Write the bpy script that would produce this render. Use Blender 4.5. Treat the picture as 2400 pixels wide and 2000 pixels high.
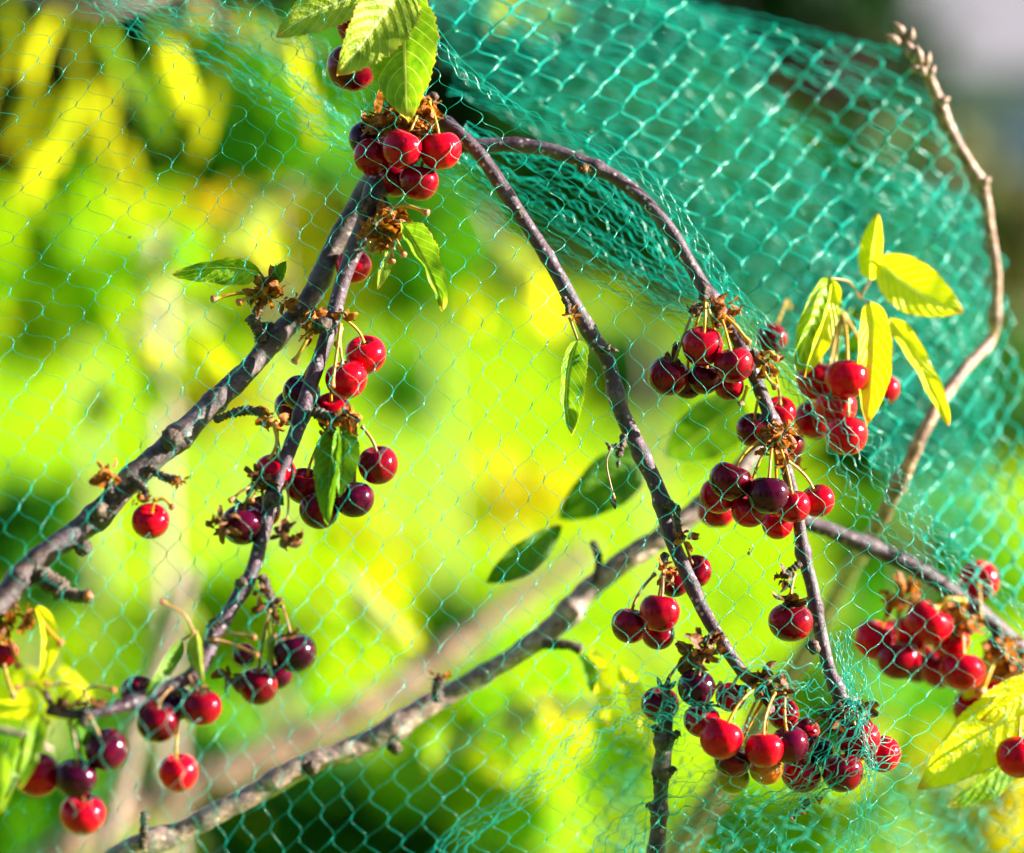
import bpy, math, random
import numpy as np
from mathutils import Vector, Matrix, Quaternion, noise

for o in list(bpy.data.objects):
    bpy.data.objects.remove(o)
SC = bpy.context.scene
COL = SC.collection

# ------------------------------------------------------------------ camera
F_MM, SENSOR = 97.0, 36.0
CAM = Vector((0.0, 0.0, 1.5))
PITCH = math.radians(-6.0)
cam_data = bpy.data.cameras.new('camera')
cam = bpy.data.objects.new('camera', cam_data)
COL.objects.link(cam)
cam.location = CAM
cam.rotation_euler = (math.radians(90) + PITCH, 0, 0)
cam_data.lens = F_MM
cam_data.sensor_width = SENSOR
cam_data.clip_start = 0.05
cam_data.clip_end = 500
cam_data.dof.use_dof = True
cam_data.dof.focus_distance = 1.485
cam_data.dof.aperture_fstop = 2.5
SC.camera = cam
CR = cam.rotation_euler.to_matrix()
CRN = np.array(CR)
CAMN = np.array(CAM)

# ------------------------------------------------------------------ sky, sun, exposure
SUN = Vector((0.93, 0.04, 0.32)).normalized()
w = bpy.data.worlds.new('World'); SC.world = w; w.use_nodes = True
nt = w.node_tree; nt.nodes.clear()
sky = nt.nodes.new('ShaderNodeTexSky'); sky.sky_type = 'NISHITA'; sky.sun_disc = False
sky.sun_elevation = math.asin(SUN.z); sky.sun_rotation = math.atan2(SUN.x, SUN.y)
bg = nt.nodes.new('ShaderNodeBackground'); bg.inputs['Strength'].default_value = 0.05
wo = nt.nodes.new('ShaderNodeOutputWorld')
nt.links.new(sky.outputs[0], bg.inputs[0]); nt.links.new(bg.outputs[0], wo.inputs[0])
sd = bpy.data.lights.new('sun', 'SUN'); sd.energy = 5.0; sd.angle = math.radians(0.5); sd.color = (1.0, 0.93, 0.82)
so = bpy.data.objects.new('sun', sd); COL.objects.link(so)
so.rotation_euler = (-SUN).to_track_quat('-Z', 'Y').to_euler()
so.location = (3, 1, 4)
SC.view_settings.view_transform = 'Standard'
SC.view_settings.look = 'None'
SC.view_settings.gamma = 1.0
SC.view_settings.exposure = 2.6
SC.view_settings.use_curve_mapping = False
SC.render.engine = 'CYCLES'
SC.cycles.use_denoising = True
SC.cycles.max_bounces = 6
SC.cycles.transparent_max_bounces = 6
SC.cycles.diffuse_bounces = 3
SC.cycles.glossy_bounces = 3
SC.cycles.transmission_bounces = 3
SC.cycles.caustics_reflective = False
SC.cycles.caustics_refractive = False
SC.cycles.sample_clamp_indirect = 6.0

# ------------------------------------------------------------------ helpers
def DZ(d):
    """depths in the tables that lie before the main branches are drawn in towards them"""
    return np.where(np.asarray(d) < 1.47, 1.47 - (1.47 - np.asarray(d)) * 0.62, d) * 1.0

def P(px, py, d):
    """a photograph pixel (2400 x 2000) and a depth along the lens axis -> the point in the place"""
    d = DZ(d)
    k = SENSOR / F_MM / 2400.0 * d
    return np.array(CAMN + CRN @ np.array([(px - 1200) * k, -(py - 1000) * k, -d], float))

def PA(pts):
    pts = np.array(pts, float)
    pts[..., 2] = DZ(pts[..., 2])
    k = SENSOR / F_MM / 2400.0 * pts[..., 2]
    loc = np.stack([(pts[..., 0] - 1200) * k, -(pts[..., 1] - 1000) * k, -pts[..., 2]], -1)
    return CAMN + loc @ CRN.T

def S(d):
    return SENSOR / F_MM / 2400.0 * DZ(d)      # metres in one photograph pixel at depth d

VIEW = np.array(CRN @ np.array([0, 0, 1.0]))      # from the scene to the lens
UPV = np.array(CRN @ np.array([0, 1.0, 0]))
RIGHT = np.array([1.0, 0, 0])

def nrm(v):
    v = np.asarray(v, float)
    return v / (np.linalg.norm(v, axis=-1, keepdims=True) + 1e-12)

def mesh_np(name, verts, quads=None, tris=None, smooth=True):
    me = bpy.data.meshes.new(name)
    verts = np.asarray(verts, np.float32)
    nq = 0 if quads is None else len(quads)
    ntri = 0 if tris is None else len(tris)
    me.vertices.add(len(verts)); me.vertices.foreach_set('co', verts.ravel())
    li, ls, lt = [], [], []
    if nq:
        li.append(np.asarray(quads, np.int32).ravel()); ls.append(np.arange(nq) * 4); lt.append(np.full(nq, 4))
    if ntri:
        li.append(np.asarray(tris, np.int32).ravel()); ls.append(np.arange(ntri) * 3 + nq * 4); lt.append(np.full(ntri, 3))
    li = np.concatenate(li).astype(np.int32)
    me.loops.add(len(li)); me.loops.foreach_set('vertex_index', li)
    me.polygons.add(nq + ntri)
    me.polygons.foreach_set('loop_start', np.concatenate(ls).astype(np.int32))
    try:
        me.polygons.foreach_set('loop_total', np.concatenate(lt).astype(np.int32))
    except Exception:
        pass
    me.polygons.foreach_set('use_smooth', np.full(nq + ntri, smooth))
    me.update(calc_edges=True)
    me.validate()
    return me

WORLD_LOC = {}
def link(name, me, mat, parent=None, base=None):
    """verts of me are in world coordinates; base is where the object's origin goes"""
    b = np.zeros(3) if base is None else np.asarray(base, float)
    if base is not None:
        me.transform(Matrix.Translation(Vector(-b)))
    o = bpy.data.objects.new(name, me)
    COL.objects.link(o)
    if mat is not None:
        for m in (mat if isinstance(mat, (list, tuple)) else [mat]):
            me.materials.append(m)
    if parent is not None:
        o.parent = parent
        o.location = Vector(b - WORLD_LOC[parent.name])
    else:
        o.location = Vector(b)
    WORLD_LOC[o.name] = b
    return o

def empty(name, loc):
    o = bpy.data.objects.new(name, None)
    COL.objects.link(o); o.location = Vector(loc); o.empty_display_size = 0.005
    WORLD_LOC[o.name] = np.asarray(loc, float)
    return o

def tag(o, label=None, cat=None, group=None, kind=None):
    if label: o['label'] = label
    if cat: o['category'] = cat
    if group: o['group'] = group
    if kind: o['kind'] = kind
    return o

def catmull(pts, n):
    """resample a polyline (any dimension) as a Catmull-Rom curve, n points"""
    p = np.asarray(pts, float)
    p = np.vstack([2 * p[0] - p[1], p, 2 * p[-1] - p[-2]])
    seg = np.linalg.norm(np.diff(p[1:-1, :3], axis=0), axis=1)
    cum = np.concatenate([[0], np.cumsum(seg)])
    t = np.linspace(0, cum[-1], n)
    i = np.clip(np.searchsorted(cum, t, side='right') - 1, 0, len(seg) - 1)
    u = ((t - cum[i]) / np.maximum(seg[i], 1e-9))[:, None]
    p0, p1, p2, p3 = p[i], p[i + 1], p[i + 2], p[i + 3]
    return 0.5 * ((2 * p1) + (-p0 + p2) * u + (2 * p0 - 5 * p1 + 4 * p2 - p3) * u ** 2 + (-p0 + 3 * p1 - 3 * p2 + p3) * u ** 3)

def tube(pts, rad, sides=8, radfn=None):
    """ring verts, quads and end-cap tris of a tube along pts (N,3)"""
    pts = np.asarray(pts, float); n = len(pts)
    rad = np.broadcast_to(np.asarray(rad, float), (n,))
    t = nrm(np.gradient(pts, axis=0))
    ref = VIEW if abs(np.dot(t[0], VIEW)) < 0.9 else UPV
    s = nrm(np.cross(t[0], ref)); S_, U_ = [], []
    for i in range(n):
        s = nrm(s - np.dot(s, t[i]) * t[i])
        S_.append(s); U_.append(np.cross(t[i], s))
    S_, U_ = np.array(S_), np.array(U_)
    a = np.linspace(0, 2 * math.pi, sides, endpoint=False)
    dirs = S_[:, None] * np.cos(a)[None, :, None] + U_[:, None] * np.sin(a)[None, :, None]
    r = rad[:, None] * np.ones(sides)[None]
    if radfn is not None:
        r = radfn(pts, dirs, r)
    v = pts[:, None] + dirs * r[..., None]
    v = v.reshape(-1, 3)
    i = np.arange(n - 1)[:, None] * sides; j = np.arange(sides)[None]
    j2 = (j + 1) % sides
    q = np.stack([i + j, i + sides + j, i + sides + j2, i + j2], -1).reshape(-1, 4)
    v = np.vstack([v, pts[0] - t[0] * rad[0] * 0.3, pts[-1] + t[-1] * rad[-1] * 0.5])
    c0, c1 = n * sides, n * sides + 1
    jj = np.arange(sides); jj2 = (jj + 1) % sides
    tr = np.vstack([np.stack([np.full(sides, c0), jj, jj2], -1), np.stack([np.full(sides, c1), (n - 1) * sides + jj2, (n - 1) * sides + jj], -1)])
    return v, q, tr

class Soup:
    def __init__(s): s.v, s.q, s.t, s.n = [], [], [], 0
    def add(s, v, q=None, t=None):
        v = np.asarray(v, float)
        s.v.append(v)
        if q is not None and len(q): s.q.append(np.asarray(q) + s.n)
        if t is not None and len(t): s.t.append(np.asarray(t) + s.n)
        s.n += len(v)
    def mesh(s, name, smooth=True):
        return mesh_np(name, np.vstack(s.v), np.vstack(s.q) if s.q else None, np.vstack(s.t) if s.t else None, smooth)

def bez(p0, p1, p2, p3, n):
    t = np.linspace(0, 1, n)[:, None]
    return (1 - t) ** 3 * p0 + 3 * (1 - t) ** 2 * t * p1 + 3 * (1 - t) * t * t * p2 + t ** 3 * p3

# ------------------------------------------------------------------ materials
def mat_new(name):
    m = bpy.data.materials.new(name); m.use_nodes = True
    n = m.node_tree.nodes; n.clear()
    out = n.new('ShaderNodeOutputMaterial')
    b = n.new('ShaderNodeBsdfPrincipled')
    m.node_tree.links.new(b.outputs[0], out.inputs[0])
    return m, n, m.node_tree.links, b, out

def ramp(n, stops):
    r = n.new('ShaderNodeValToRGB')
    e = r.color_ramp.elements
    e[0].position, e[0].color = stops[0][0], (*stops[0][1], 1)
    e[1].position, e[1].color = stops[-1][0], (*stops[-1][1], 1)
    for p_, c in stops[1:-1]:
        x = e.new(p_); x.color = (*c, 1)
    return r

def noise_node(n, l, scale, detail=3, rough=0.55, coord='Object'):
    tc = n.new('ShaderNodeTexCoord'); t = n.new('ShaderNodeTexNoise')
    t.inputs['Scale'].default_value = scale; t.inputs['Detail'].default_value = detail; t.inputs['Roughness'].default_value = rough
    l.new(tc.outputs[coord], t.inputs['Vector'])
    return t

def mix_rgb(n, l, fac, a, b, mode='MIX'):
    x = n.new('ShaderNodeMix'); x.data_type = 'RGBA'; x.blend_type = mode
    for sock, v in ((x.inputs[0], fac), (x.inputs[6], a), (x.inputs[7], b)):
        if hasattr(v, 'links'): l.new(v, sock)
        elif isinstance(v, (int, float)): sock.default_value = v
        else: sock.default_value = (*v, 1)
    return x.outputs[2]

def cherry_mat(name, dark, mid, light, rough=0.13):
    m, n, l, b, out = mat_new(name)
    t = noise_node(n, l, 1.1, 3)
    oi = n.new('ShaderNodeObjectInfo')
    add = n.new('ShaderNodeMath'); add.operation = 'MULTIPLY_ADD'
    l.new(oi.outputs['Random'], add.inputs[0]); add.inputs[1].default_value = 0.30; add.inputs[2].default_value = -0.15
    ad2 = n.new('ShaderNodeMath'); ad2.operation = 'ADD'; l.new(t.outputs[0], ad2.inputs[0]); l.new(add.outputs[0], ad2.inputs[1])
    r = ramp(n, [(0.28, dark), (0.5, mid), (0.74, light)])
    l.new(ad2.outputs[0], r.inputs[0])
    # fine paler freckles of the skin
    v = n.new('ShaderNodeTexVoronoi'); v.inputs['Scale'].default_value = 9
    tc = n.new('ShaderNodeTexCoord'); l.new(tc.outputs['Object'], v.inputs['Vector'])
    fr = ramp(n, [(0.03, (1, 1, 1)), (0.09, (0, 0, 0))]); l.new(v.outputs['Distance'], fr.inputs[0])
    fm = n.new('ShaderNodeMath'); fm.operation = 'MULTIPLY'; fm.inputs[1].default_value = 0.28; l.new(fr.outputs[0], fm.inputs[0])
    c = mix_rgb(n, l, fm.outputs[0], r.outputs[0], tuple(min(1, x * 1.9 + 0.012) for x in light))
    l.new(c, b.inputs['Base Color'])
    b.inputs['Roughness'].default_value = rough
    b.inputs['Specular IOR Level'].default_value = 0.22
    b.inputs['Specular Tint'].default_value = (0.95, 0.5, 0.85, 1)
    t2 = noise_node(n, l, 2.2, 4)
    bp = n.new('ShaderNodeBump'); bp.inputs['Strength'].default_value = 0.05; bp.inputs['Distance'].default_value = 0.06
    l.new(t2.outputs[0], bp.inputs['Height']); l.new(bp.outputs[0], b.inputs['Normal'])
    return m

def bark_mat(name, c0, c1, c2, spot, spot_scale, lichen=0.0):
    m, n, l, b, out = mat_new(name)
    t = noise_node(n, l, 140, 6, 0.65)
    r = ramp(n, [(0.30, c0), (0.5, c1), (0.70, c2)]); l.new(t.outputs[0], r.inputs[0])
    v = n.new('ShaderNodeTexVoronoi'); v.inputs['Scale'].default_value = spot_scale
    tc = n.new('ShaderNodeTexCoord'); l.new(tc.outputs['Object'], v.inputs['Vector'])
    fr = ramp(n, [(0.14, (1, 1, 1)), (0.25, (0, 0, 0))]); l.new(v.outputs['Distance'], fr.inputs[0])
    c = mix_rgb(n, l, fr.outputs[0], r.outputs[0], spot)
    film = noise_node(n, l, 55, 5, 0.7)
    ff = ramp(n, [(0.50, (0, 0, 0)), (0.68, (0.75, 0.75, 0.75))]); l.new(film.outputs[0], ff.inputs[0])
    c = mix_rgb(n, l, ff.outputs[0], c, (0.105, 0.085, 0.105))
    if lichen:
        lt = noise_node(n, l, 38, 6, 0.75)
        lf = ramp(n, [(0.60, (0, 0, 0)), (0.68, (lichen, lichen, lichen))]); l.new(lt.outputs[0], lf.inputs[0])
        c = mix_rgb(n, l, lf.outputs[0], c, (0.22, 0.19, 0.09))
    l.new(c, b.inputs['Base Color'])
    b.inputs['Roughness'].default_value = 0.45
    b.inputs['Specular IOR Level'].default_value = 0.3
    bt = noise_node(n, l, 420, 5, 0.7)
    bp = n.new('ShaderNodeBump'); bp.inputs['Strength'].default_value = 0.7; bp.inputs['Distance'].default_value = 0.0012
    l.new(bt.outputs[0], bp.inputs['Height']); l.new(bp.outputs[0], b.inputs['Normal'])
    return m

def leaf_mat(name, lo, mid, hi, vein, trans=0.55, rough=0.38, tip=None):
    """translucent blade with pinnate veins; the UV runs along the blade and across it"""
    m, n, l, b, out = mat_new(name)
    uv = n.new('ShaderNodeUVMap'); sx = n.new('ShaderNodeSeparateXYZ'); l.new(uv.outputs[0], sx.inputs[0])
    def mth(op, a, b_=None, c_=None):
        x = n.new('ShaderNodeMath'); x.operation = op
        for k, v in enumerate((a, b_, c_)):
            if v is None: continue
            if hasattr(v, 'links'): l.new(v, x.inputs[k])
            else: x.inputs[k].default_value = v
        return x.outputs[0]
    av = mth('ABSOLUTE', mth('MULTIPLY_ADD', sx.outputs[1], 2.0, -1.0))
    ph = mth('MULTIPLY_ADD', sx.outputs[0], 9.0, mth('MULTIPLY', mth('POWER', av, 1.3), -2.4))
    saw = mth('ABSOLUTE', mth('SUBTRACT', mth('FRACT', ph), 0.5))
    side = mth('LESS_THAN', saw, 0.045)
    midr = mth('LESS_THAN', av, 0.045)
    vm = mth('MAXIMUM', mth('MULTIPLY', side, 0.55), midr)
    t = noise_node(n, l, 90, 4)
    r = ramp(n, [(0.30, lo), (0.5, mid), (0.72, hi)]); l.new(t.outputs[0], r.inputs[0])
    c = mix_rgb(n, l, vm, r.outputs[0], vein)
    if tip is not None:
        edge = mth('MAXIMUM', mth('SMOOTH_MIN', mth('MULTIPLY', mth('SUBTRACT', sx.outputs[0], 0.90), 12.0), 1.0, 0.1), mth('MULTIPLY', mth('SUBTRACT', av, 0.93), 9.0))
        ec = mth('MINIMUM', mth('MAXIMUM', edge, 0.0), 0.85)
        c = mix_rgb(n, l, ec, c, tip)
    l.new(c, b.inputs['Base Color'])
    b.inputs['Roughness'].default_value = rough
    b.inputs['Specular IOR Level'].default_value = 0.25
    hgt = mth('MULTIPLY_ADD', saw, 0.6, mth('MULTIPLY', noise_node(n, l, 500, 3).outputs[0], 0.5))
    bp = n.new('ShaderNodeBump'); bp.inputs['Strength'].default_value = 0.9; bp.inputs['Distance'].default_value = 0.0022
    l.new(hgt, bp.inputs['Height']); l.new(bp.outputs[0], b.inputs['Normal'])
    tr = n.new('ShaderNodeBsdfTranslucent'); l.new(c, tr.inputs['Color'])
    mx = n.new('ShaderNodeMixShader'); mx.inputs[0].default_value = trans
    l.new(b.outputs[0], mx.inputs[1]); l.new(tr.outputs[0], mx.inputs[2]); l.new(mx.outputs[0], out.inputs[0])
    return m

def foliage_mat(name, cols, trans=0.5, rough=0.45):
    """many small leaves in one mesh: every leaf takes its own colour"""
    m, n, l, b, out = mat_new(name)
    g = n.new('ShaderNodeNewGeometry')
    k = len(cols)
    r = ramp(n, [(i / (k - 1), c) for i, c in enumerate(cols)]); l.new(g.outputs['Random Per Island'], r.inputs[0])
    l.new(r.outputs[0], b.inputs['Base Color']); b.inputs['Roughness'].default_value = rough
    b.inputs['Specular IOR Level'].default_value = 0.12
    tr = n.new('ShaderNodeBsdfTranslucent'); l.new(r.outputs[0], tr.inputs['Color'])
    mx = n.new('ShaderNodeMixShader'); mx.inputs[0].default_value = trans
    l.new(b.outputs[0], mx.inputs[1]); l.new(tr.outputs[0], mx.inputs[2]); l.new(mx.outputs[0], out.inputs[0])
    return m

def plain_mat(name, c0, c1, scale=60, rough=0.5, trans=0.0, spec=0.4, bump=0.3, bd=0.001):
    m, n, l, b, out = mat_new(name)
    t = noise_node(n, l, scale, 4, 0.6)
    r = ramp(n, [(0.35, c0), (0.65, c1)]); l.new(t.outputs[0], r.inputs[0])
    l.new(r.outputs[0], b.inputs['Base Color']); b.inputs['Roughness'].default_value = rough
    b.inputs['Specular IOR Level'].default_value = spec
    if bump:
        bp = n.new('ShaderNodeBump'); bp.inputs['Strength'].default_value = bump; bp.inputs['Distance'].default_value = bd
        l.new(t.outputs[0], bp.inputs['Height']); l.new(bp.outputs[0], b.inputs['Normal'])
    if trans:
        tr = n.new('ShaderNodeBsdfTranslucent'); l.new(r.outputs[0], tr.inputs['Color'])
        mx = n.new('ShaderNodeMixShader'); mx.inputs[0].default_value = trans
        l.new(b.outputs[0], mx.inputs[1]); l.new(tr.outputs[0], mx.inputs[2]); l.new(mx.outputs[0], out.inputs[0])
    return m

M = {}
M['bright'] = cherry_mat('cherry_bright_red', (0.18, 0.0004, 0.005), (0.35, 0.0004, 0.007), (0.50, 0.001, 0.009))
M['red'] = cherry_mat('cherry_red', (0.07, 0.0003, 0.004), (0.21, 0.0005, 0.007), (0.38, 0.001, 0.009))
M['dark'] = cherry_mat('cherry_dark_red', (0.030, 0.0003, 0.003), (0.095, 0.0004, 0.005), (0.21, 0.0006, 0.005))
M['purple'] = cherry_mat('cherry_black_purple', (0.012, 0.0005, 0.005), (0.038, 0.0006, 0.010), (0.090, 0.0008, 0.011))
M['olive'] = cherry_mat('cherry_unripe_olive', (0.17, 0.12, 0.006), (0.25, 0.16, 0.008), (0.33, 0.19, 0.010), 0.25)
M['orange'] = cherry_mat('cherry_half_ripe_orange', (0.25, 0.12, 0.006), (0.42, 0.14, 0.008), (0.5, 0.07, 0.008), 0.25)
M['old_bark'] = bark_mat('bark_old_grey_brown', (0.010, 0.005, 0.005), (0.036, 0.020, 0.019), (0.105, 0.068, 0.056), (0.20, 0.15, 0.11), 150, 0.55)
M['young_bark'] = bark_mat('bark_young_purple', (0.014, 0.004, 0.010), (0.040, 0.014, 0.027), (0.088, 0.042, 0.066), (0.30, 0.24, 0.27), 190, 0.0)
M['tan_bark'] = bark_mat('bark_tan', (0.024, 0.014, 0.012), (0.22, 0.145, 0.115), (0.50, 0.37, 0.31), (0.42, 0.34, 0.26), 150, 0.2)
M['pale_bark'] = bark_mat('bark_pale_cream', (0.035, 0.013, 0.008), (0.20, 0.105, 0.065), (0.46, 0.31, 0.22), (0.5, 0.4, 0.3), 150, 0.1)
M['spur'] = plain_mat('spur_black_brown', (0.012, 0.008, 0.007), (0.11, 0.072, 0.05), 300, 0.7, 0, 0.3, 1.0, 0.003)
M['bract'] = plain_mat('bract_dry_brown', (0.06, 0.012, 0.002), (0.50, 0.16, 0.012), 220, 0.6, 0.35, 0.3, 0.6, 0.002)
M['calyx'] = plain_mat('calyx_dark_brown', (0.028, 0.008, 0.003), (0.20, 0.065, 0.012), 260, 0.6, 0.15, 0.3, 0.6, 0.002)
M['stem_gold'] = plain_mat('stem_gold', (0.38, 0.20, 0.010), (0.56, 0.34, 0.03), 90, 0.4, 0.25)
M['stem_brown'] = plain_mat('stem_brown', (0.17, 0.075, 0.022), (0.30, 0.17, 0.045), 90, 0.45, 0.1)
M['knob'] = plain_mat('stem_knob', (0.16, 0.035, 0.01), (0.42, 0.13, 0.03), 120, 0.5, 0.1)
M['fresh'] = leaf_mat('leaf_fresh_green', (0.06, 0.17, 0.002), (0.16, 0.30, 0.003), (0.30, 0.42, 0.006), (0.48, 0.54, 0.09), 0.5, 0.36, (0.5, 0.4, 0.03))
M['pale'] = leaf_mat('leaf_pale_lime', (0.13, 0.21, 0.006), (0.27, 0.34, 0.022), (0.40, 0.43, 0.06), (0.55, 0.55, 0.22), 0.5, 0.4, (0.5, 0.26, 0.03))
M['green'] = leaf_mat('leaf_mid_green', (0.06, 0.16, 0.002), (0.10, 0.23, 0.003), (0.16, 0.29, 0.006), (0.25, 0.33, 0.03), 0.4, 0.4)
M['darkleaf'] = leaf_mat('leaf_dark_green', (0.035, 0.12, 0.001), (0.060, 0.17, 0.002), (0.09, 0.21, 0.002), (0.10, 0.22, 0.004), 0.35, 0.45)
M['gold'] = leaf_mat('leaf_mottled_gold', (0.06, 0.14, 0.002), (0.28, 0.30, 0.002), (0.58, 0.48, 0.004), (0.5, 0.46, 0.02), 0.5, 0.4, (0.40, 0.16, 0.01))
M['yellow'] = leaf_mat('leaf_yellow', (0.46, 0.54, 0.001), (0.68, 0.67, 0.002), (0.78, 0.70, 0.004), (0.74, 0.68, 0.10), 0.55, 0.35, (0.55, 0.24, 0.01))
def net_mat(name, col, glow):
    m, n, l, b, out = mat_new(name)
    b.inputs['Base Color'].default_value = (*col, 1); b.inputs['Roughness'].default_value = 0.22
    b.inputs['Specular IOR Level'].default_value = 0.4
    tr = n.new('ShaderNodeBsdfTranslucent'); tr.inputs['Color'].default_value = (*glow, 1)
    mx = n.new('ShaderNodeMixShader'); mx.inputs[0].default_value = 0.35
    l.new(b.outputs[0], mx.inputs[1]); l.new(tr.outputs[0], mx.inputs[2]); l.new(mx.outputs[0], out.inputs[0])
    return m
M['net'] = net_mat('net_turquoise_plastic', (0.0, 0.38, 0.31), (0.0, 0.48, 0.39))
# ------------------------------------------------------------------ branches
RNG = random.Random(7)

def bark_fn(amp, f1, f2, seed):
    def fn(pts, dirs, r):
        out = r.copy(); n_, s_ = r.shape
        for i in range(n_):
            for j in range(s_):
                q = Vector(pts[i] + dirs[i, j] * r[i, j]) + Vector((seed, 0, 0))
                out[i, j] *= 1 + amp * noise.noise(q * f1) + amp * 0.55 * noise.noise(q * f2)
        return out
    return fn

def branch(name, pts, mat, label, cat='branch', nodes=(), amp=0.10, sides=16, step=2.2, group=None, kind=None):
    """pts: (px, py, depth, radius in px); nodes: (fraction, swelling, width)"""
    a = np.array(pts, float)
    xyz = PA(a[:, :3]); rad = a[:, 3] * S(a[:, 2])
    c4 = np.hstack([xyz, rad[:, None]])
    L = np.linalg.norm(np.diff(xyz, axis=0), axis=1).sum()
    n = max(12, int(L * 1000 / step))
    c = catmull(c4, n)
    f = np.linspace(0, 1, n)
    r = c[:, 3].copy()
    for (u, s, wd) in nodes:
        r *= 1 + s * np.exp(-((f - u) / wd) ** 2)
    # low wander so the wood is not a swept pipe
    ph = len(label) * 1.7
    wob = np.stack([np.sin(f * L * 95 + ph), np.sin(f * L * 120 + 2 * ph), np.cos(f * L * 105 + ph)], -1) * (rad.mean() * 0.07)
    v, q, t = tube(c[:, :3] + wob, r, sides, bark_fn(amp, 90, 330, ph))
    o = link(name, mesh_np(name, v, q, t), mat, None, xyz[0])
    tag(o, label, cat, group, kind)
    return o

def spur(parent, p0, p1, r_px, seed=0, name='spur', mat='spur'):
    a, b = P(*p0), P(*p1)
    L = np.linalg.norm(b - a); n = max(10, int(L * 1000 / 0.6))
    rr = random.Random(seed)
    mid = (a + b) / 2 + np.array([rr.uniform(-1, 1), rr.uniform(-1, 1), rr.uniform(-1, 1)]) * L * 0.12
    c = catmull([a, mid, b], n); f = np.linspace(0, 1, n)
    r = r_px * S(p0[2]) * (1.0 - 0.15 * f + 0.16 * np.sin(f * L * 2600 + seed) + 0.14 * np.exp(-((f - 1) / 0.2) ** 2))
    v, q, t = tube(c, r, 10, bark_fn(0.30, 420, 1100, seed))
    return link(name, mesh_np(name, v, q, t), M[mat], parent, a)

def ellipsoid(center, axis, L, W, nu=8, nv=8, point=0.0):
    ax = nrm(axis); s = nrm(np.cross(ax, VIEW + 0.13)); u = np.cross(ax, s)
    v = []
    for i in range(nu + 1):
        th = math.pi * i / nu
        z = -math.cos(th); rr = math.sin(th) * (1 - point * max(0, z))
        for j in range(nv):
            p = 2 * math.pi * j / nv
            v.append(center + ax * z * L / 2 + (s * math.cos(p) + u * math.sin(p)) * rr * W / 2)
    q = [(i * nv + j, i * nv + (j + 1) % nv, (i + 1) * nv + (j + 1) % nv, (i + 1) * nv + j) for i in range(nu) for j in range(nv)]
    return np.array(v), np.array(q)

def buds(parent, items, mat='spur', name='bud'):
    """items: (px, py, d, axis angle in the picture in degrees, length px, width px)"""
    for (x, y, d, ang, Lp, Wp) in items:
        ax = RIGHT * math.cos(math.radians(ang)) + UPV * math.sin(math.radians(ang)) + VIEW * 0.25
        v, q = ellipsoid(P(x, y, d), ax, Lp * S(d), Wp * S(d), 8, 8, 0.55)
        link(name, mesh_np(name, v, q), M[mat], parent, P(x, y, d))

def flake(center, d1, d2, L, W, curl, cross, rr):
    n3 = np.cross(d1, d2); v = []
    N, K = 5, 4
    for i in range(N):
        u = i / (N - 1)
        ang = curl * u
        if abs(curl) > 1e-3:
            px, pz = L * math.sin(ang) / curl, L * (1 - math.cos(ang)) / curl
        else:
            px, pz = L * u, 0
        wd = W * (0.35 + 0.65 * math.sin(math.pi * min(1, u * 0.8 + 0.15)))
        for j in range(K):
            s = j / (K - 1) * 2 - 1
            v.append(center + d1 * px + n3 * (pz + cross * W * (s * s)) + d2 * s * wd / 2
                     + np.array([rr.uniform(-1, 1) for _ in range(3)]) * W * 0.09)
    q = [(i * K + j, (i + 1) * K + j, (i + 1) * K + j + 1, i * K + j + 1) for i in range(N - 1) for j in range(K - 1)]
    return np.array(v), np.array(q)

def bract_mesh(x, y, d, size, n, seed, down=0.2):
    rr = random.Random(seed); sp = Soup(); c0 = P(x, y, d); s = S(d)
    for k in range(n):
        dr = np.array([rr.gauss(0, 1), rr.gauss(0, 1), rr.gauss(0, 1) - down])
        dr = nrm(dr)
        c = c0 + dr * size * s * rr.uniform(0.0, 0.45) * np.array([1, 0.7, 0.7])
        d2 = nrm(np.cross(dr, np.array([rr.gauss(0, 1), rr.gauss(0, 1), rr.gauss(0, 1)])))
        L = size * s * rr.uniform(0.35, 0.75); W = L * rr.uniform(0.35, 0.75)
        v, q = flake(c, dr, d2, L, W, rr.uniform(-2.8, 2.8), rr.uniform(-0.5, 0.5), rr)
        sp.add(v, q)
    return sp, c0

def bracts(parent, items, mat='bract', grow=1.18):
    """items: (px, py, d, size px, flakes)"""
    for (x, y, d, size, n) in items:
        sp, c0 = bract_mesh(x, y, d, size * grow, int(n * 1.4), int(x * 7 + y))
        link('dried_bracts', sp.mesh('dried_bracts'), M[mat], parent, c0)

def bare(parent, lists, r=4.0, mat='stem_gold'):
    """fruitless stalks: lists of (px, py, d)"""
    for pts in lists:
        c = catmull(PA(pts), 22); s = S(pts[0][2])
        f = np.linspace(0, 1, 22)
        v, q, t = tube(c, r * s * (1 + 0.5 * np.exp(-(f / 0.08) ** 2) + 1.0 * np.exp(-((1 - f) / 0.09) ** 2)), 7)
        o = link('bare_stem', mesh_np('bare_stem', v, q, t), M[mat], parent, c[0])
        ax = c[-1] - c[-3]
        v, q = ellipsoid(c[-1] + nrm(ax) * r * 0.5 * s, ax, r * 3.4 * s, r * 4.4 * s, 7, 8, -0.25)
        link('stem_knob', mesh_np('stem_knob', v, q), M['knob'], o, c[-1])

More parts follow.
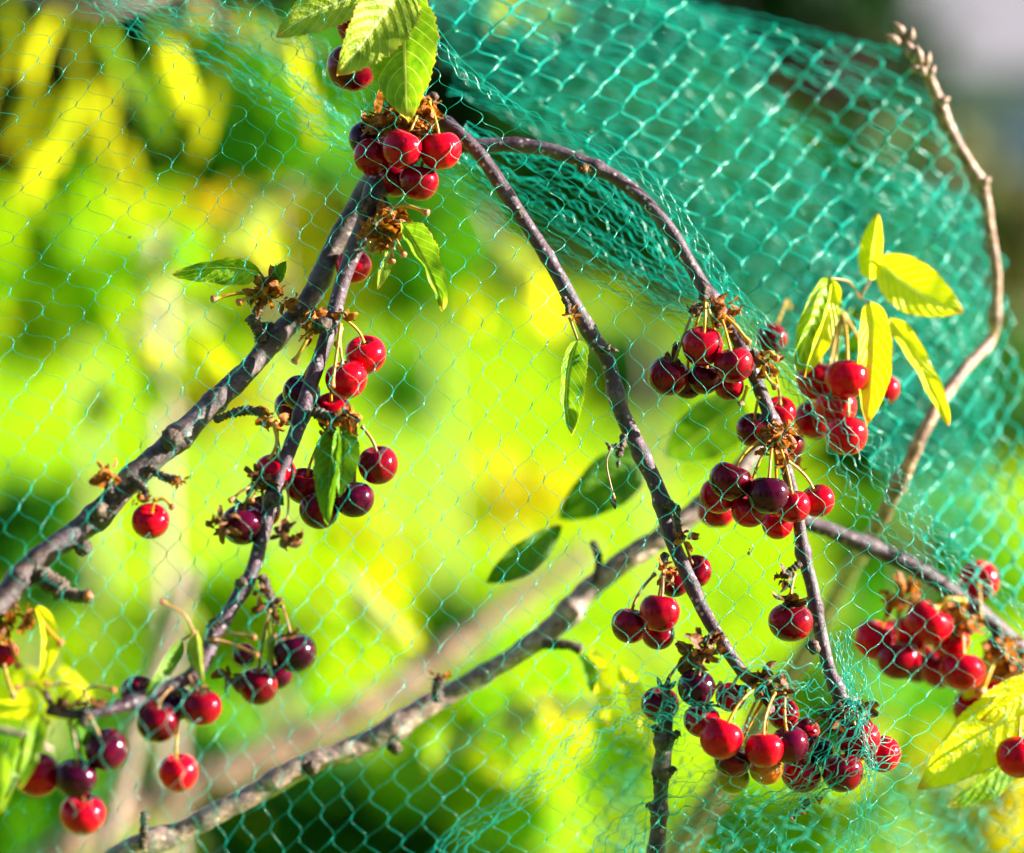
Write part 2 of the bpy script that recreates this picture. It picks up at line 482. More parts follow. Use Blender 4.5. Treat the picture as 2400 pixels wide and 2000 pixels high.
# -- the thick branch rising to the cut fork
B1 = branch('tree_branch', [(-150, 1530, 1.33, 33), (-20, 1432, 1.36, 31), (68, 1335, 1.385, 29), (194, 1236, 1.41, 29), (286, 1150, 1.43, 29), (388, 1050, 1.45, 28),
        (490, 958, 1.475, 27), (594, 850, 1.50, 25), (680, 757, 1.515, 25), (735, 680, 1.522, 25), (785, 575, 1.528, 23), (828, 500, 1.53, 24), (862, 440, 1.53, 27), (884, 415, 1.525, 30)],
        M['old_bark'], 'thick grey-brown branch rising diagonally to the cut stub under the top cherries',
        nodes=[(0.16, .18, .012), (0.30, .22, .014), (0.38, .22, .013), (0.47, .25, .016), (0.555, .16, .012), (0.70, .22, .014), (0.82, .12, .01)], amp=0.13, sides=22, step=1.6)
spur(B1, (668, 770, 1.512), (600, 770, 1.50), 11, 1); spur(B1, (610, 800, 1.50), (588, 745, 1.495), 14, 2); spur(B1, (596, 760, 1.495), (618, 700, 1.49), 12, 3)
spur(B1, (505, 985, 1.465), (545, 968, 1.46), 9, 4); spur(B1, (545, 968, 1.46), (618, 968, 1.455), 12, 5)
spur(B1, (400, 1030, 1.44), (402, 1028, 1.425), 22, 6, 'knot'); spur(B1, (240, 1200, 1.41), (228, 1196, 1.395), 20, 7, 'knot')
spur(B1, (352, 1095, 1.43), (420, 1126, 1.415), 10, 8); spur(B1, (85, 1345, 1.385), (150, 1386, 1.375), 24, 13); spur(B1, (150, 1386, 1.375), (212, 1396, 1.37), 16, 9); spur(B1, (266, 1168, 1.415), (250, 1112, 1.405), 10, 14); spur(B1, (312, 1125, 1.425), (345, 1172, 1.405), 10, 15)
spur(B1, (710, 730, 1.508), (762, 752, 1.50), 15, 10); spur(B1, (190, 1290, 1.40), (200, 1283, 1.385), 15, 12, 'knot')
buds(B1, [(207, 1397, 1.365, -20, 26, 22)], 'knob')
bracts(B1, [(622, 688, 1.488, 62, 16), (600, 700, 1.488, 40, 8), (665, 705, 1.50, 44, 8), (250, 1108, 1.40, 52, 14), (640, 978, 1.452, 46, 12), (330, 1175, 1.40, 30, 6), (420, 1128, 1.41, 26, 6)])
bracts(B1, [(12, 1462, 1.36, 60, 14), (60, 1440, 1.36, 48, 10)])
bare(B1, [[(605, 692, 1.49), (560, 688, 1.485), (502, 701, 1.48)], [(600, 700, 1.49), (585, 697, 1.485), (562, 708, 1.48)], [(645, 990, 1.452), (648, 1040, 1.45), (628, 1085, 1.45)], [(640, 990, 1.452), (652, 1040, 1.452), (655, 1070, 1.452)],
          [(365, 1172, 1.40), (385, 1170, 1.40), (402, 1186, 1.40)], [(84, 1430, 1.36), (108, 1470, 1.355), (140, 1506, 1.35)], [(10, 1470, 1.36), (30, 1520, 1.355), (42, 1560, 1.35)], [(0, 1500, 1.36), (12, 1570, 1.355), (30, 1628, 1.35)]], 4.2)

B2 = branch('tree_branch', [(893, 424, 1.512, 26), (872, 470, 1.508, 24), (845, 548, 1.503, 21), (817, 620, 1.50, 19), (791, 705, 1.495, 18.5), (763, 795, 1.488, 18), (733, 890, 1.478, 18), (701, 990, 1.465, 17.5),
        (669, 1075, 1.452, 17), (640, 1165, 1.44, 17), (612, 1265, 1.425, 17), (583, 1358, 1.41, 17), (545, 1425, 1.398, 17), (507, 1482, 1.388, 17), (478, 1545, 1.375, 17), (440, 1590, 1.365, 16),
        (345, 1632, 1.35, 16), (267, 1660, 1.335, 15), (185, 1676, 1.325, 13), (110, 1668, 1.32, 10)],
        M['young_bark'], 'slender violet-grey branch hanging from the cut stub beside the dark cherries',
        nodes=[(0.02, .2, .02), (0.10, .12, .01), (0.235, .2, .012), (0.375, .28, .014), (0.505, .25, .013), (0.65, .2, .012), (0.70, .15, .01), (0.88, .2, .01)], amp=0.10, sides=20, step=1.6)
spur(B2, (862, 470, 1.497), (848, 500, 1.49), 12, 21, 'knot'); spur(B2, (735, 965, 1.462), (800, 975, 1.458), 14, 22); spur(B2, (795, 970, 1.458), (842, 985, 1.452), 9, 23)
spur(B2, (655, 1165, 1.432), (634, 1172, 1.425), 19, 24, 'knot'); spur(B2, (612, 1350, 1.405), (640, 1420, 1.395), 12, 25); spur(B2, (745, 765, 1.478), (765, 755, 1.472), 16, 26, 'knot')
spur(B2, (510, 1458, 1.385), (492, 1478, 1.382), 13, 27); spur(B2, (560, 1372, 1.398), (572, 1362, 1.394), 12, 28, 'knot'); spur(B2, (475, 1560, 1.372), (468, 1520, 1.368), 12, 29)
spur(B2, (140, 1672, 1.32), (105, 1620, 1.318), 9, 30); spur(B2, (205, 1672, 1.32), (198, 1700, 1.318), 9, 31)
bracts(B2, [(735, 745, 1.48, 52, 12), (722, 780, 1.48, 40, 9), (808, 735, 1.485, 40, 9), (820, 970, 1.45, 48, 11), (770, 1010, 1.452, 40, 9)])
bracts(B2, [(612, 1120, 1.432, 56, 14), (515, 1230, 1.405, 52, 12), (668, 1258, 1.41, 54, 12), (632, 1425, 1.395, 44, 10), (610, 1395, 1.395, 34, 8), (545, 1585, 1.38, 56, 12), (450, 1625, 1.362, 40, 8), (160, 1655, 1.32, 46, 8), (220, 1645, 1.322, 36, 7)], 'calyx')
bare(B2, [[(735, 770, 1.48), (712, 810, 1.475), (692, 845, 1.475)], [(798, 760, 1.48), (786, 850, 1.468), (778, 902, 1.462)], [(800, 770, 1.485), (795, 800, 1.48), (792, 806, 1.48)], ], 4.2)
bare(B2, [[(600, 1135, 1.43), (570, 1150, 1.42), (542, 1172, 1.415)], [(606, 1140, 1.43), (596, 1160, 1.42), (590, 1172, 1.415)], [(458, 1488, 1.365), (430, 1440, 1.36), (382, 1412, 1.358)], [(485, 1500, 1.37), (540, 1486, 1.365), (594, 1494, 1.36)], [(490, 1500, 1.37), (550, 1512, 1.365), (600, 1535, 1.36)],
          [(180, 1650, 1.322), (215, 1610, 1.318), (265, 1618, 1.315)], [(110, 1640, 1.318), (80, 1605, 1.315), (40, 1612, 1.312)], [(205, 1640, 1.322), (180, 1608, 1.318), (108, 1604, 1.315)]], 3.4, 'stem_brown')
bare(B2, [[(672, 1130, 1.435), (676, 1180, 1.42), (670, 1240, 1.412)]], 2.6, 'stem_brown')

B3 = branch('tree_branch', [(1010, 275, 1.518, 17), (1063, 303, 1.514, 16), (1126, 366, 1.51, 17), (1189, 457, 1.507, 17), (1240, 537, 1.505, 17), (1291, 617, 1.503, 17), (1343, 709, 1.50, 18), (1389, 789, 1.50, 18), (1423, 846, 1.50, 18),
        (1451, 949, 1.50, 19), (1497, 1051, 1.498, 19), (1543, 1154, 1.495, 19), (1568, 1246, 1.49, 17), (1602, 1328, 1.485, 17), (1646, 1429, 1.478, 16), (1703, 1520, 1.47, 15), (1740, 1575, 1.466, 14)],
        M['young_bark'], 'long purple branch with pale specks sloping down the middle between green leaves',
        nodes=[(0.03, .3, .012), (0.175, .12, .01), (0.29, .15, .012), (0.42, .2, .012), (0.53, .2, .012), (0.63, .2, .013), (0.71, .25, .012), (0.85, .18, .012)], amp=0.06, sides=20, step=1.6)
spur(B3, (1398, 815, 1.492), (1428, 822, 1.488), 9, 41); spur(B3, (1462, 1020, 1.492), (1448, 1070, 1.488), 9, 42); spur(B3, (1450, 1045, 1.488), (1428, 1048, 1.486), 7, 43)
spur(B3, (1560, 1180, 1.488), (1588, 1200, 1.482), 12, 44); spur(B3, (1586, 1200, 1.482), (1600, 1262, 1.478), 9, 45); spur(B3, (1322, 700, 1.49), (1332, 735, 1.486), 8, 46)
spur(B3, (1216, 498, 1.494), (1219, 502, 1.489), 10, 47, 'knot'); spur(B3, (1560, 1300, 1.482), (1552, 1330, 1.478), 10, 48)
buds(B3, [(1440, 822, 1.486, -10, 22, 13), (1425, 812, 1.487, 40, 18, 10), (1449, 1088, 1.486, -100, 22, 12), (1425, 1042, 1.484, 150, 18, 9)])
bracts(B3, [(1600, 1260, 1.478, 36, 8), (1338, 740, 1.486, 26, 6), (1560, 1340, 1.474, 42, 9)])
bracts(B3, [(1640, 1525, 1.452, 66, 16), (1675, 1510, 1.455, 44, 10), (1790, 1598, 1.462, 64, 15), (1830, 1620, 1.465, 46, 10), (1760, 1610, 1.462, 40, 8)], 'calyx')
bare(B3, [[(1432, 1050, 1.484), (1422, 1090, 1.482), (1438, 1165, 1.48)]], 2.3, 'stem_brown')
buds(B3, [(1438, 1178, 1.48, -75, 34, 15)])

B4 = branch('tree_branch', [(1030, 335, 1.522, 17), (1069, 343, 1.522, 17), (1131, 343, 1.522, 17), (1211, 340, 1.522, 17), (1291, 352, 1.52, 16.5), (1371, 383, 1.518, 16.5), (1451, 423, 1.516, 16), (1520, 480, 1.515, 16), (1577, 549, 1.514, 16),
        (1623, 629, 1.513, 16), (1657, 688, 1.512, 18), (1691, 735, 1.512, 17), (1726, 789, 1.512, 16), (1760, 862, 1.513, 16), (1789, 937, 1.513, 16), (1811, 994, 1.512, 17), (1829, 1051, 1.512, 15), (1846, 1109, 1.513, 14),
        (1869, 1211, 1.514, 14), (1884, 1300, 1.513, 16), (1903, 1371, 1.51, 15.5), (1920, 1474, 1.506, 16), (1943, 1566, 1.502, 15), (1968, 1625, 1.5, 17), (1975, 1665, 1.498, 14)],
        M['young_bark'], 'arching red-brown branch bending over and down through two bunches to a tip of cherries',
        nodes=[(0.01, .25, .012), (0.10, .1, .01), (0.21, .25, .009), (0.355, .1, .008), (0.44, .3, .012), (0.52, .25, .012), (0.625, .3, .012), (0.79, .3, .01), (0.865, .28, .008), (0.965, .3, .01)], amp=0.06, sides=20, step=1.6)
spur(B4, (1366, 395, 1.506), (1367, 397, 1.50), 10, 61, 'knot'); spur(B4, (1650, 680, 1.502), (1648, 700, 1.496), 13, 62); spur(B4, (1640, 720, 1.502), (1628, 735, 1.496), 10, 63); spur(B4, (1765, 825, 1.505), (1782, 850, 1.50), 12, 64)
spur(B4, (1812, 1000, 1.502), (1822, 1018, 1.494), 16, 65); spur(B4, (1875, 1320, 1.503), (1838, 1352, 1.498), 9, 66); spur(B4, (1905, 1515, 1.498), (1910, 1522, 1.49), 14, 67, 'knot'); spur(B4, (1970, 1640, 1.495), (1960, 1672, 1.488), 17, 68)
spur(B4, (1700, 742, 1.51), (1678, 762, 1.505), 9, 69)
bracts(B4, [(1375, 392, 1.50, 20, 5), (1690, 715, 1.50, 50, 11), (1700, 755, 1.50, 40, 8), (1800, 850, 1.50, 42, 9), (1790, 870, 1.50, 34, 7), (1842, 1008, 1.49, 54, 13), (1812, 1030, 1.49, 48, 10), (1850, 1070, 1.495, 52, 10), (1790, 1052, 1.49, 40, 8)])
bracts(B4, [(1970, 1680, 1.482, 66, 16), (2005, 1665, 1.485, 50, 10), (1945, 1690, 1.482, 40, 8), (1842, 1355, 1.496, 34, 8), (1630, 722, 1.495, 30, 7)], 'calyx')
bare(B4, [[(1790, 860, 1.498), (1795, 880, 1.495), (1815, 905, 1.495)], [(1790, 830, 1.50), (1805, 825, 1.498), (1818, 838, 1.498)], [(1752, 905, 1.51), (1744, 930, 1.51), (1738, 945, 1.51)], [(1693, 735, 1.498), (1725, 765, 1.496), (1752, 800, 1.496)]], 4.2)

TOP = branch('tree_spur', [(1032, 300, 1.522, 15), (1015, 268, 1.52, 17), (1008, 240, 1.52, 15), (1018, 222, 1.518, 12)], M['spur'], 'short crumbly grey spur at the fork above the top bunch', 'spur', amp=0.3, sides=14, step=0.8)
spur(TOP, (1000, 262, 1.512), (950, 285, 1.505), 14, 81); spur(TOP, (950, 285, 1.505), (885, 275, 1.50), 11, 82)
bracts(TOP, [(985, 262, 1.495, 60, 16), (945, 288, 1.49, 60, 16), (888, 280, 1.492, 62, 16), (1005, 240, 1.50, 44, 10), (965, 300, 1.488, 46, 10), (920, 300, 1.49, 44, 9)])

SP2 = branch('tree_spur', [(880, 440, 1.515, 14), (895, 470, 1.508, 13), (908, 505, 1.50, 15), (915, 540, 1.495, 12)], M['spur'], 'spur of brown scales and bare gold stalks beneath the cut stub', 'spur', amp=0.3, sides=12, step=0.8)
bracts(SP2, [(905, 535, 1.49, 66, 20), (920, 515, 1.49, 54, 14), (895, 560, 1.49, 46, 10)])
bare(SP2, [[(905, 487, 1.50), (950, 482, 1.495), (998, 498, 1.49)], [(915, 500, 1.50), (960, 520, 1.49), (1002, 552, 1.485)], [(920, 515, 1.50), (960, 530, 1.49), (988, 568, 1.485)], [(918, 545, 1.49), (935, 575, 1.488), (944, 595, 1.485)], [(910, 555, 1.49), (917, 590, 1.488), (918, 610, 1.485)], [(870, 540, 1.50), (865, 565, 1.495), (872, 585, 1.495)]], 4.4)

TWIG = branch('tree_twig', [(2110, 72, 1.60, 8.7), (2125, 105, 1.60, 9.6), (2150, 140, 1.605, 10.4), (2172, 175, 1.61, 12.2), (2195, 230, 1.615, 13.9), (2229, 309, 1.62, 13.5), (2274, 389, 1.625, 13.1), (2303, 449, 1.63, 14.8), (2322, 549, 1.635, 13.1), (2334, 640, 1.64, 12.6), (2331, 731, 1.645, 12.2), (2322, 800, 1.65, 13.1),
        (2258, 866, 1.63, 13.9), (2165, 1010, 1.61, 15.7), (2098, 1154, 1.62, 16.5), (2034, 1268, 1.67, 17.4), (1965, 1383, 1.82, 18.3), (1850, 1580, 1.92, 21.8), (1690, 1838, 2.0, 29), (1560, 2030, 2.06, 31)],
        M['pale_bark'], 'tan twig holding up the net with its tip, bent sharply at half height', 'twig',
        nodes=[(0.02, .3, .01), (0.065, .3, .01), (0.115, .3, .008), (0.21, .35, .009), (0.36, .3, .008)], amp=0.13, sides=14, step=2.0)
buds(TWIG, [(2108, 70, 1.598, 130, 46, 26), (2092, 92, 1.595, 155, 44, 24), (2135, 82, 1.598, 80, 36, 22), (2132, 118, 1.592, 110, 46, 26), (2152, 128, 1.59, 105, 50, 26), (2172, 140, 1.595, 70, 40, 24), (2142, 160, 1.592, 160, 30, 22), (2162, 166, 1.59, 110, 30, 20), (2184, 165, 1.60, 60, 28, 20), (2310, 425, 1.625, 40, 30, 24), (2213, 236, 1.61, 30, 30, 24)], 'pale_bark')

STUB = branch('tree_twig', [(1535, 2060, 1.47, 24), (1540, 1990, 1.47, 21), (1547, 1880, 1.468, 19), (1552, 1790, 1.466, 19), (1558, 1715, 1.464, 18), (1562, 1650, 1.462, 13), (1560, 1605, 1.46, 9)], M['old_bark'], 'dark knobbly upright twig standing beside the lowest bunch', 'twig',
        nodes=[(0.15, .25, .03), (0.35, .3, .03), (0.55, .2, .02), (0.7, .3, .03)], amp=0.22, sides=14, step=1.4)
spur(STUB, (1566, 1745, 1.462), (1590, 1718, 1.458), 10, 91); spur(STUB, (1545, 1725, 1.462), (1532, 1702, 1.46), 8, 92); spur(STUB, (1562, 1820, 1.464), (1580, 1800, 1.462), 8, 93); spur(STUB, (1536, 1900, 1.466), (1518, 1885, 1.462), 8, 94); spur(STUB, (1536, 1838, 1.464), (1530, 1810, 1.462), 6, 95)
buds(STUB, [(1545, 1600, 1.46, 110, 34, 12), (1566, 1596, 1.46, 80, 36, 12), (1576, 1606, 1.46, 50, 28, 12)])

B5 = branch('tree_branch', [(230, 2050, 1.56, 26), (309, 1990, 1.565, 25), (434, 1945, 1.57, 26), (571, 1874, 1.575, 26), (686, 1808, 1.58, 26), (800, 1765, 1.585, 26), (914, 1712, 1.59, 26), (1006, 1655, 1.595, 26), (1097, 1600, 1.60, 23),
        (1200, 1543, 1.605, 23), (1291, 1474, 1.61, 27), (1371, 1394, 1.615, 26), (1463, 1314, 1.62, 26), (1543, 1266, 1.625, 26), (1640, 1190, 1.63, 26), (1720, 1120, 1.64, 23), (1790, 1030, 1.65, 21)],
        M['tan_bark'], 'long brown branch crossing low from corner to the middle bunch, sunlit along its lower edge', nodes=[(0.08, .2, .02), (0.24, .22, .015), (0.40, .25, .015), (0.52, .2, .012), (0.66, .3, .012)], amp=0.14, sides=18, step=2.0)
spur(B5, (335, 1985, 1.56), (340, 1905, 1.555), 11, 101); spur(B5, (1025, 1640, 1.585), (1030, 1590, 1.58), 14, 102); spur(B5, (1275, 1510, 1.60), (1360, 1522, 1.595), 13, 103); spur(B5, (1395, 1370, 1.60), (1390, 1270, 1.60), 10, 104); spur(B5, (915, 1745, 1.58), (930, 1762, 1.575), 14, 105, 'knot')
spur(B5, (710, 1800, 1.565), (735, 1798, 1.56), 16, 106, 'knot')
bracts(B5, [(1030, 1590, 1.58, 30, 7)])

B6 = branch('tree_branch', [(1780, 1170, 1.60, 18), (1870, 1218, 1.60, 19), (1990, 1262, 1.605, 20), (2114, 1316, 1.61, 20), (2229, 1385, 1.615, 19), (2331, 1465, 1.62, 19), (2430, 1555, 1.625, 18), (2560, 1660, 1.63, 17)], M['young_bark'],
        'dark brown branch carrying the blurred red bunch near the frame edge', nodes=[(0.3, .15, .03), (0.62, .25, .02), (0.75, .25, .02)], amp=0.10, sides=16)
spur(B6, (2235, 1395, 1.60), (2228, 1440, 1.595), 16, 111); spur(B6, (2335, 1470, 1.61), (2345, 1530, 1.60), 16, 112)
bracts(B6, [(2240, 1440, 1.59, 74, 16), (2250, 1470, 1.59, 50, 10), (2350, 1535, 1.595, 70, 16), (2110, 1395, 1.60, 66, 12), (2370, 1570, 1.6, 56, 12)])
bare(B6, [[(2260, 1410, 1.585), (2220, 1405, 1.58), (2190, 1425, 1.58)], [(2330, 1545, 1.59), (2312, 1590, 1.585), (2300, 1620, 1.585)]], 7.5)

B7 = branch('tree_branch', [(60, 2060, 2.75, 40), (160, 1985, 2.75, 40), (290, 1915, 2.77, 40), (514, 1815, 2.79, 40), (686, 1746, 2.81, 38), (857, 1655, 2.83, 36), (971, 1588, 2.85, 34), (1100, 1490, 2.87, 30), (1220, 1400, 2.89, 26), (1380, 1290, 2.91, 24)],
        M['pale_bark'], 'blurred tan bough running parallel behind the low brown branch', amp=0.12, sides=14, step=4)
branch('tree_branch', [(240, 2060, 2.3, 22), (262, 1930, 2.3, 24), (300, 1780, 2.3, 25), (350, 1620, 2.3, 24), (400, 1480, 2.3, 20), (455, 1330, 2.3, 14)], M['tan_bark'], 'blurred upright pale branch behind the low hanging cherries', amp=0.12, sides=12, step=4)
# ------------------------------------------------------------------ ground, grass, far things
def ground_mat():
    m, n, l, b, out = mat_new('lawn_soil')
    t = noise_node(n, l, 0.9, 5, 0.6)
    r = ramp(n, [(0.35, (0.04, 0.20, 0.002)), (0.5, (0.14, 0.34, 0.002)), (0.66, (0.32, 0.42, 0.003))]); l.new(t.outputs[0], r.inputs[0])
    l.new(r.outputs[0], b.inputs['Base Color']); b.inputs['Roughness'].default_value = 0.9
    bp = n.new('ShaderNodeBump'); bp.inputs['Strength'].default_value = 0.6; bp.inputs['Distance'].default_value = 0.05
    t2 = noise_node(n, l, 14, 4); l.new(t2.outputs[0], bp.inputs['Height']); l.new(bp.outputs[0], b.inputs['Normal'])
    return m
g = link('ground', mesh_np('ground', [(-250, -60, 0), (250, -60, 0), (250, 400, 0), (-250, 400, 0)], [(0, 1, 2, 3)]), ground_mat())
tag(g, kind='structure')

rg = np.random.default_rng(5)
M['grass'] = foliage_mat('grass_blades', [(0.10, 0.36, 0.001), (0.22, 0.46, 0.001), (0.36, 0.52, 0.001), (0.48, 0.52, 0.002), (0.15, 0.42, 0.001)], 0.55, 0.5)
nb = 42000
yy = 4.5 + 22 * rg.random(nb) ** 1.6; xx = (rg.random(nb) * 2 - 1) * (yy * 0.23 + 0.6)
hh = rg.uniform(0.10, 0.24, nb); an = rg.uniform(0, math.pi, nb); wd = rg.uniform(0.006, 0.014, nb) * (0.7 + yy * 0.08)
lean = rg.normal(0, 0.05, (nb, 2))
dx, dy = np.cos(an) * wd, np.sin(an) * wd
z0 = np.zeros(nb)
v = np.stack([np.stack([xx - dx, yy - dy, z0], -1), np.stack([xx + dx, yy + dy, z0], -1),
              np.stack([xx + dx * .6 + lean[:, 0] * .5, yy + dy * .6 + lean[:, 1] * .5, hh * .6], -1), np.stack([xx - dx * .6 + lean[:, 0] * .5, yy - dy * .6 + lean[:, 1] * .5, hh * .6], -1),
              np.stack([xx + lean[:, 0] * 1.4, yy + lean[:, 1] * 1.4, hh], -1)], 1).reshape(-1, 3)
i5 = np.arange(nb)[:, None] * 5
gr = link('grass', mesh_np('grass', v, i5 + np.array([[0, 1, 2, 3]]), i5 + np.array([[3, 2, 4]])), M['grass'])
tag(gr, 'sunlit lime green grass of the orchard floor', 'grass', kind='stuff')

def leaf_cloud(center, rx, ry, rz, n, size, seed, droop=0.3):
    r_ = np.random.default_rng(seed)
    # clumps inside the crown, leaves round each clump
    k = max(5, n // 28)
    cc = r_.normal(0, 1, (k, 3)); cc = cc / np.linalg.norm(cc, axis=1, keepdims=True) * r_.random((k, 1)) ** 0.45
    p = cc[r_.integers(0, k, n)] + r_.normal(0, 0.17, (n, 3))
    p = p * np.array([rx, ry, rz]) + center
    ax = nrm(r_.normal(0, 1, (n, 3)) + np.array([0, 0, -droop * 2])); sd = nrm(np.cross(ax, r_.normal(0, 1, (n, 3)))); nn = np.cross(ax, sd)
    L = (size * r_.uniform(0.6, 1.3, n))[:, None]; W = L * 0.24
    v = np.stack([p, p + ax * L * .4 + sd * W + nn * W * .4, p + ax * L + nn * L * .06, p + ax * L * .4 - sd * W + nn * W * .4, p + ax * L * .45], 1).reshape(-1, 3)
    i = np.arange(n)[:, None] * 5
    t = np.concatenate([i + np.array([[0, 1, 4]]), i + np.array([[1, 2, 4]]), i + np.array([[2, 3, 4]]), i + np.array([[3, 0, 4]])])
    return mesh_np('leaves', v, None, t)

FOL = {
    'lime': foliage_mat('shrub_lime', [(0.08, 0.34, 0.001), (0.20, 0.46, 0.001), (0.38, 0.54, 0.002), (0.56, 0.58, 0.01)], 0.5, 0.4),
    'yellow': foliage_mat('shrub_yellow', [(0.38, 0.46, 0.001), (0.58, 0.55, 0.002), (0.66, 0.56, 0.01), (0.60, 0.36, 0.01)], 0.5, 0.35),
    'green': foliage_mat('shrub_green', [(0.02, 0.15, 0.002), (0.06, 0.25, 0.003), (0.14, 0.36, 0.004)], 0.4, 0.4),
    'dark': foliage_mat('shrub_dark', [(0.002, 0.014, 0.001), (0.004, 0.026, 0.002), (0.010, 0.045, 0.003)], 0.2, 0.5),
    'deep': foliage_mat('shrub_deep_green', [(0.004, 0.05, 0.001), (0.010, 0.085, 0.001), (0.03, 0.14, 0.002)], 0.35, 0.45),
    'maroon': foliage_mat('shrub_maroon', [(0.012, 0.004, 0.005), (0.035, 0.010, 0.012), (0.07, 0.02, 0.02)], 0.2, 0.5),
    'olive': foliage_mat('shrub_olive', [(0.05, 0.055, 0.010), (0.10, 0.10, 0.02), (0.16, 0.15, 0.04)], 0.3, 0.5),
}
M['trunk'] = bark_mat('trunk_pale', (0.14, 0.08, 0.06), (0.36, 0.24, 0.20), (0.60, 0.44, 0.38), (0.4, 0.28, 0.23), 60)

def shrub(name, px, py, d, rx, ry, n, size, mat, label, cat, group, seed, stem=True):
    c = P(px, py, d); s = S(d)
    base = np.array([c[0], c[1], 0.0])
    e = empty(name, base); tag(e, label, cat, group)
    link('leaves', leaf_cloud(c, rx * s, rx * s * 0.8, ry * s, n, size, seed), FOL[mat], e, c)
    if stem:
        top = c + np.array([0, 0, ry * s * 0.4])
        pts = catmull([base - np.array([0, 0, .02]), base * 0.6 + c * 0.4 + np.array([0.04, 0, 0]), top], 14)
        v, q, t = tube(pts, np.linspace(0.010, 0.004, 14) * (1 + (d > 10) * 8), 9, bark_fn(0.2, 30, 90, seed))
        link('stem', mesh_np('stem', v, q, t), M['trunk'], e, base)
    return e

G = 'dark evergreens closing the view'
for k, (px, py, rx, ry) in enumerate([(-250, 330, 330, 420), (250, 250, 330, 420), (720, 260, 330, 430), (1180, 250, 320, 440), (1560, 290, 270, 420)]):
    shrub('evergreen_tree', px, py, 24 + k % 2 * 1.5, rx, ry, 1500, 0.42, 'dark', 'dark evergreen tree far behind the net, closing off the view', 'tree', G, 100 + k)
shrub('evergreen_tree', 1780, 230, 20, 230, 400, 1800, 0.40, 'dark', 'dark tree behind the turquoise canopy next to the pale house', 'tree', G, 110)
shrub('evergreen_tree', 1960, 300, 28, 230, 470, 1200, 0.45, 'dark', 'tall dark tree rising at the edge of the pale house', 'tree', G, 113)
shrub('olive_tree', 2330, 640, 18, 230, 270, 900, 0.30, 'olive', 'olive-brown tree standing before the lavender house wall', 'tree', 'trees far behind', 111)
shrub('leafy_tree', 2250, 1000, 12, 260, 260, 900, 0.2, 'deep', 'deep green bush far behind the dark brown branch', 'shrub', 'bushes behind', 112)

G = 'orchard trees added unseen behind the camera'
for k, (x, y, z) in enumerate([(-7, -5, 2.6), (-2.5, -8, 2.8), (3, -9, 2.6), (8, -7, 2.6)]):  # unseen trees behind the camera, added to block the low bright sky
    e = empty('unseen_orchard_tree', (x, y, 0)); tag(e, 'dark leafy orchard tree added unseen behind the camera against the low sky', 'tree', G)
    c = np.array([x, y, z]); link('leaves', leaf_cloud(c, 2.6, 2.0, 2.5, 1500, 0.42, 130 + k), FOL['dark'], e, c)
    v, q, t = tube(catmull([(x, y, 0), (x + .1, y, 1.0), (x, y, 3)], 12), np.linspace(.14, .05, 12), 9)
    link('trunk', mesh_np('trunk', v, q, t), M['trunk'], e, (x, y, 0))

# the house beyond the garden
hb = P(2540, 562, 40); hb[2] = 0
H = empty('house', hb); tag(H, 'pale-roofed house with lavender wall in the far distance', 'house')
def box(x0, x1, y0, y1, z0, z1):
    v = [(x0, y0, z0), (x1, y0, z0), (x1, y1, z0), (x0, y1, z0), (x0, y0, z1), (x1, y0, z1), (x1, y1, z1), (x0, y1, z1)]
    return np.array(v), np.array([(0, 3, 2, 1), (4, 5, 6, 7), (0, 1, 5, 4), (1, 2, 6, 5), (2, 3, 7, 6), (3, 0, 4, 7)])
M['wall'] = plain_mat('house_wall_render', (0.16, 0.15, 0.44), (0.22, 0.21, 0.52), 2, 0.9)
M['roof'] = plain_mat('house_roof_pale', (0.17, 0.155, 0.18), (0.23, 0.21, 0.235), 2, 0.6)
M['glass'] = plain_mat('house_window_glass', (0.03, 0.04, 0.06), (0.05, 0.06, 0.09), 2, 0.1, 0, 0.6)
M['white'] = plain_mat('white_paint', (0.7, 0.7, 0.7), (0.78, 0.78, 0.76), 6, 0.5)
x0, x1, y0 = hb[0] - 3.0, hb[0] + 8, hb[1]
v, q = box(x0, x1, y0, y0 + 7, 0, 2.45); link('wall', mesh_np('wall', v, q, smooth=False), M['wall'], H, (x0, y0, 0))
rv = np.array([(x0 - .5, y0 - .5, 2.46), (x1 + .5, y0 - .5, 2.46), (x1 + .5, y0 + 3.5, 5.2), (x0 - .5, y0 + 3.5, 5.2), (x1 + .5, y0 + 7.5, 2.46), (x0 - .5, y0 + 7.5, 2.46)])
rv = np.vstack([rv, rv - np.array([0, 0, .16])])
link('roof', mesh_np('roof', rv, [(0, 1, 2, 3), (3, 2, 4, 5), (7, 6, 9, 8), (8, 9, 11, 10), (0, 6, 7, 1), (5, 4, 10, 11)], [(0, 3, 9), (3, 5, 11)], smooth=False), M['roof'], H, (x0, y0, 2.4))
for wx in (x0 + 1.3, x0 + 4.0):
    v, q = box(wx - .55, wx + .55, y0 - .06, y0 - .003, 0.9, 2.0); fo = link('window_frame', mesh_np('window_frame', v, q, smooth=False), M['white'], H, (wx, y0, 0.9))
    v, q = box(wx - .47, wx + .47, y0 - .075, y0 - .061, 0.98, 1.92); link('pane', mesh_np('pane', v, q, smooth=False), M['glass'], fo, (wx, y0 - .06, 1.0))

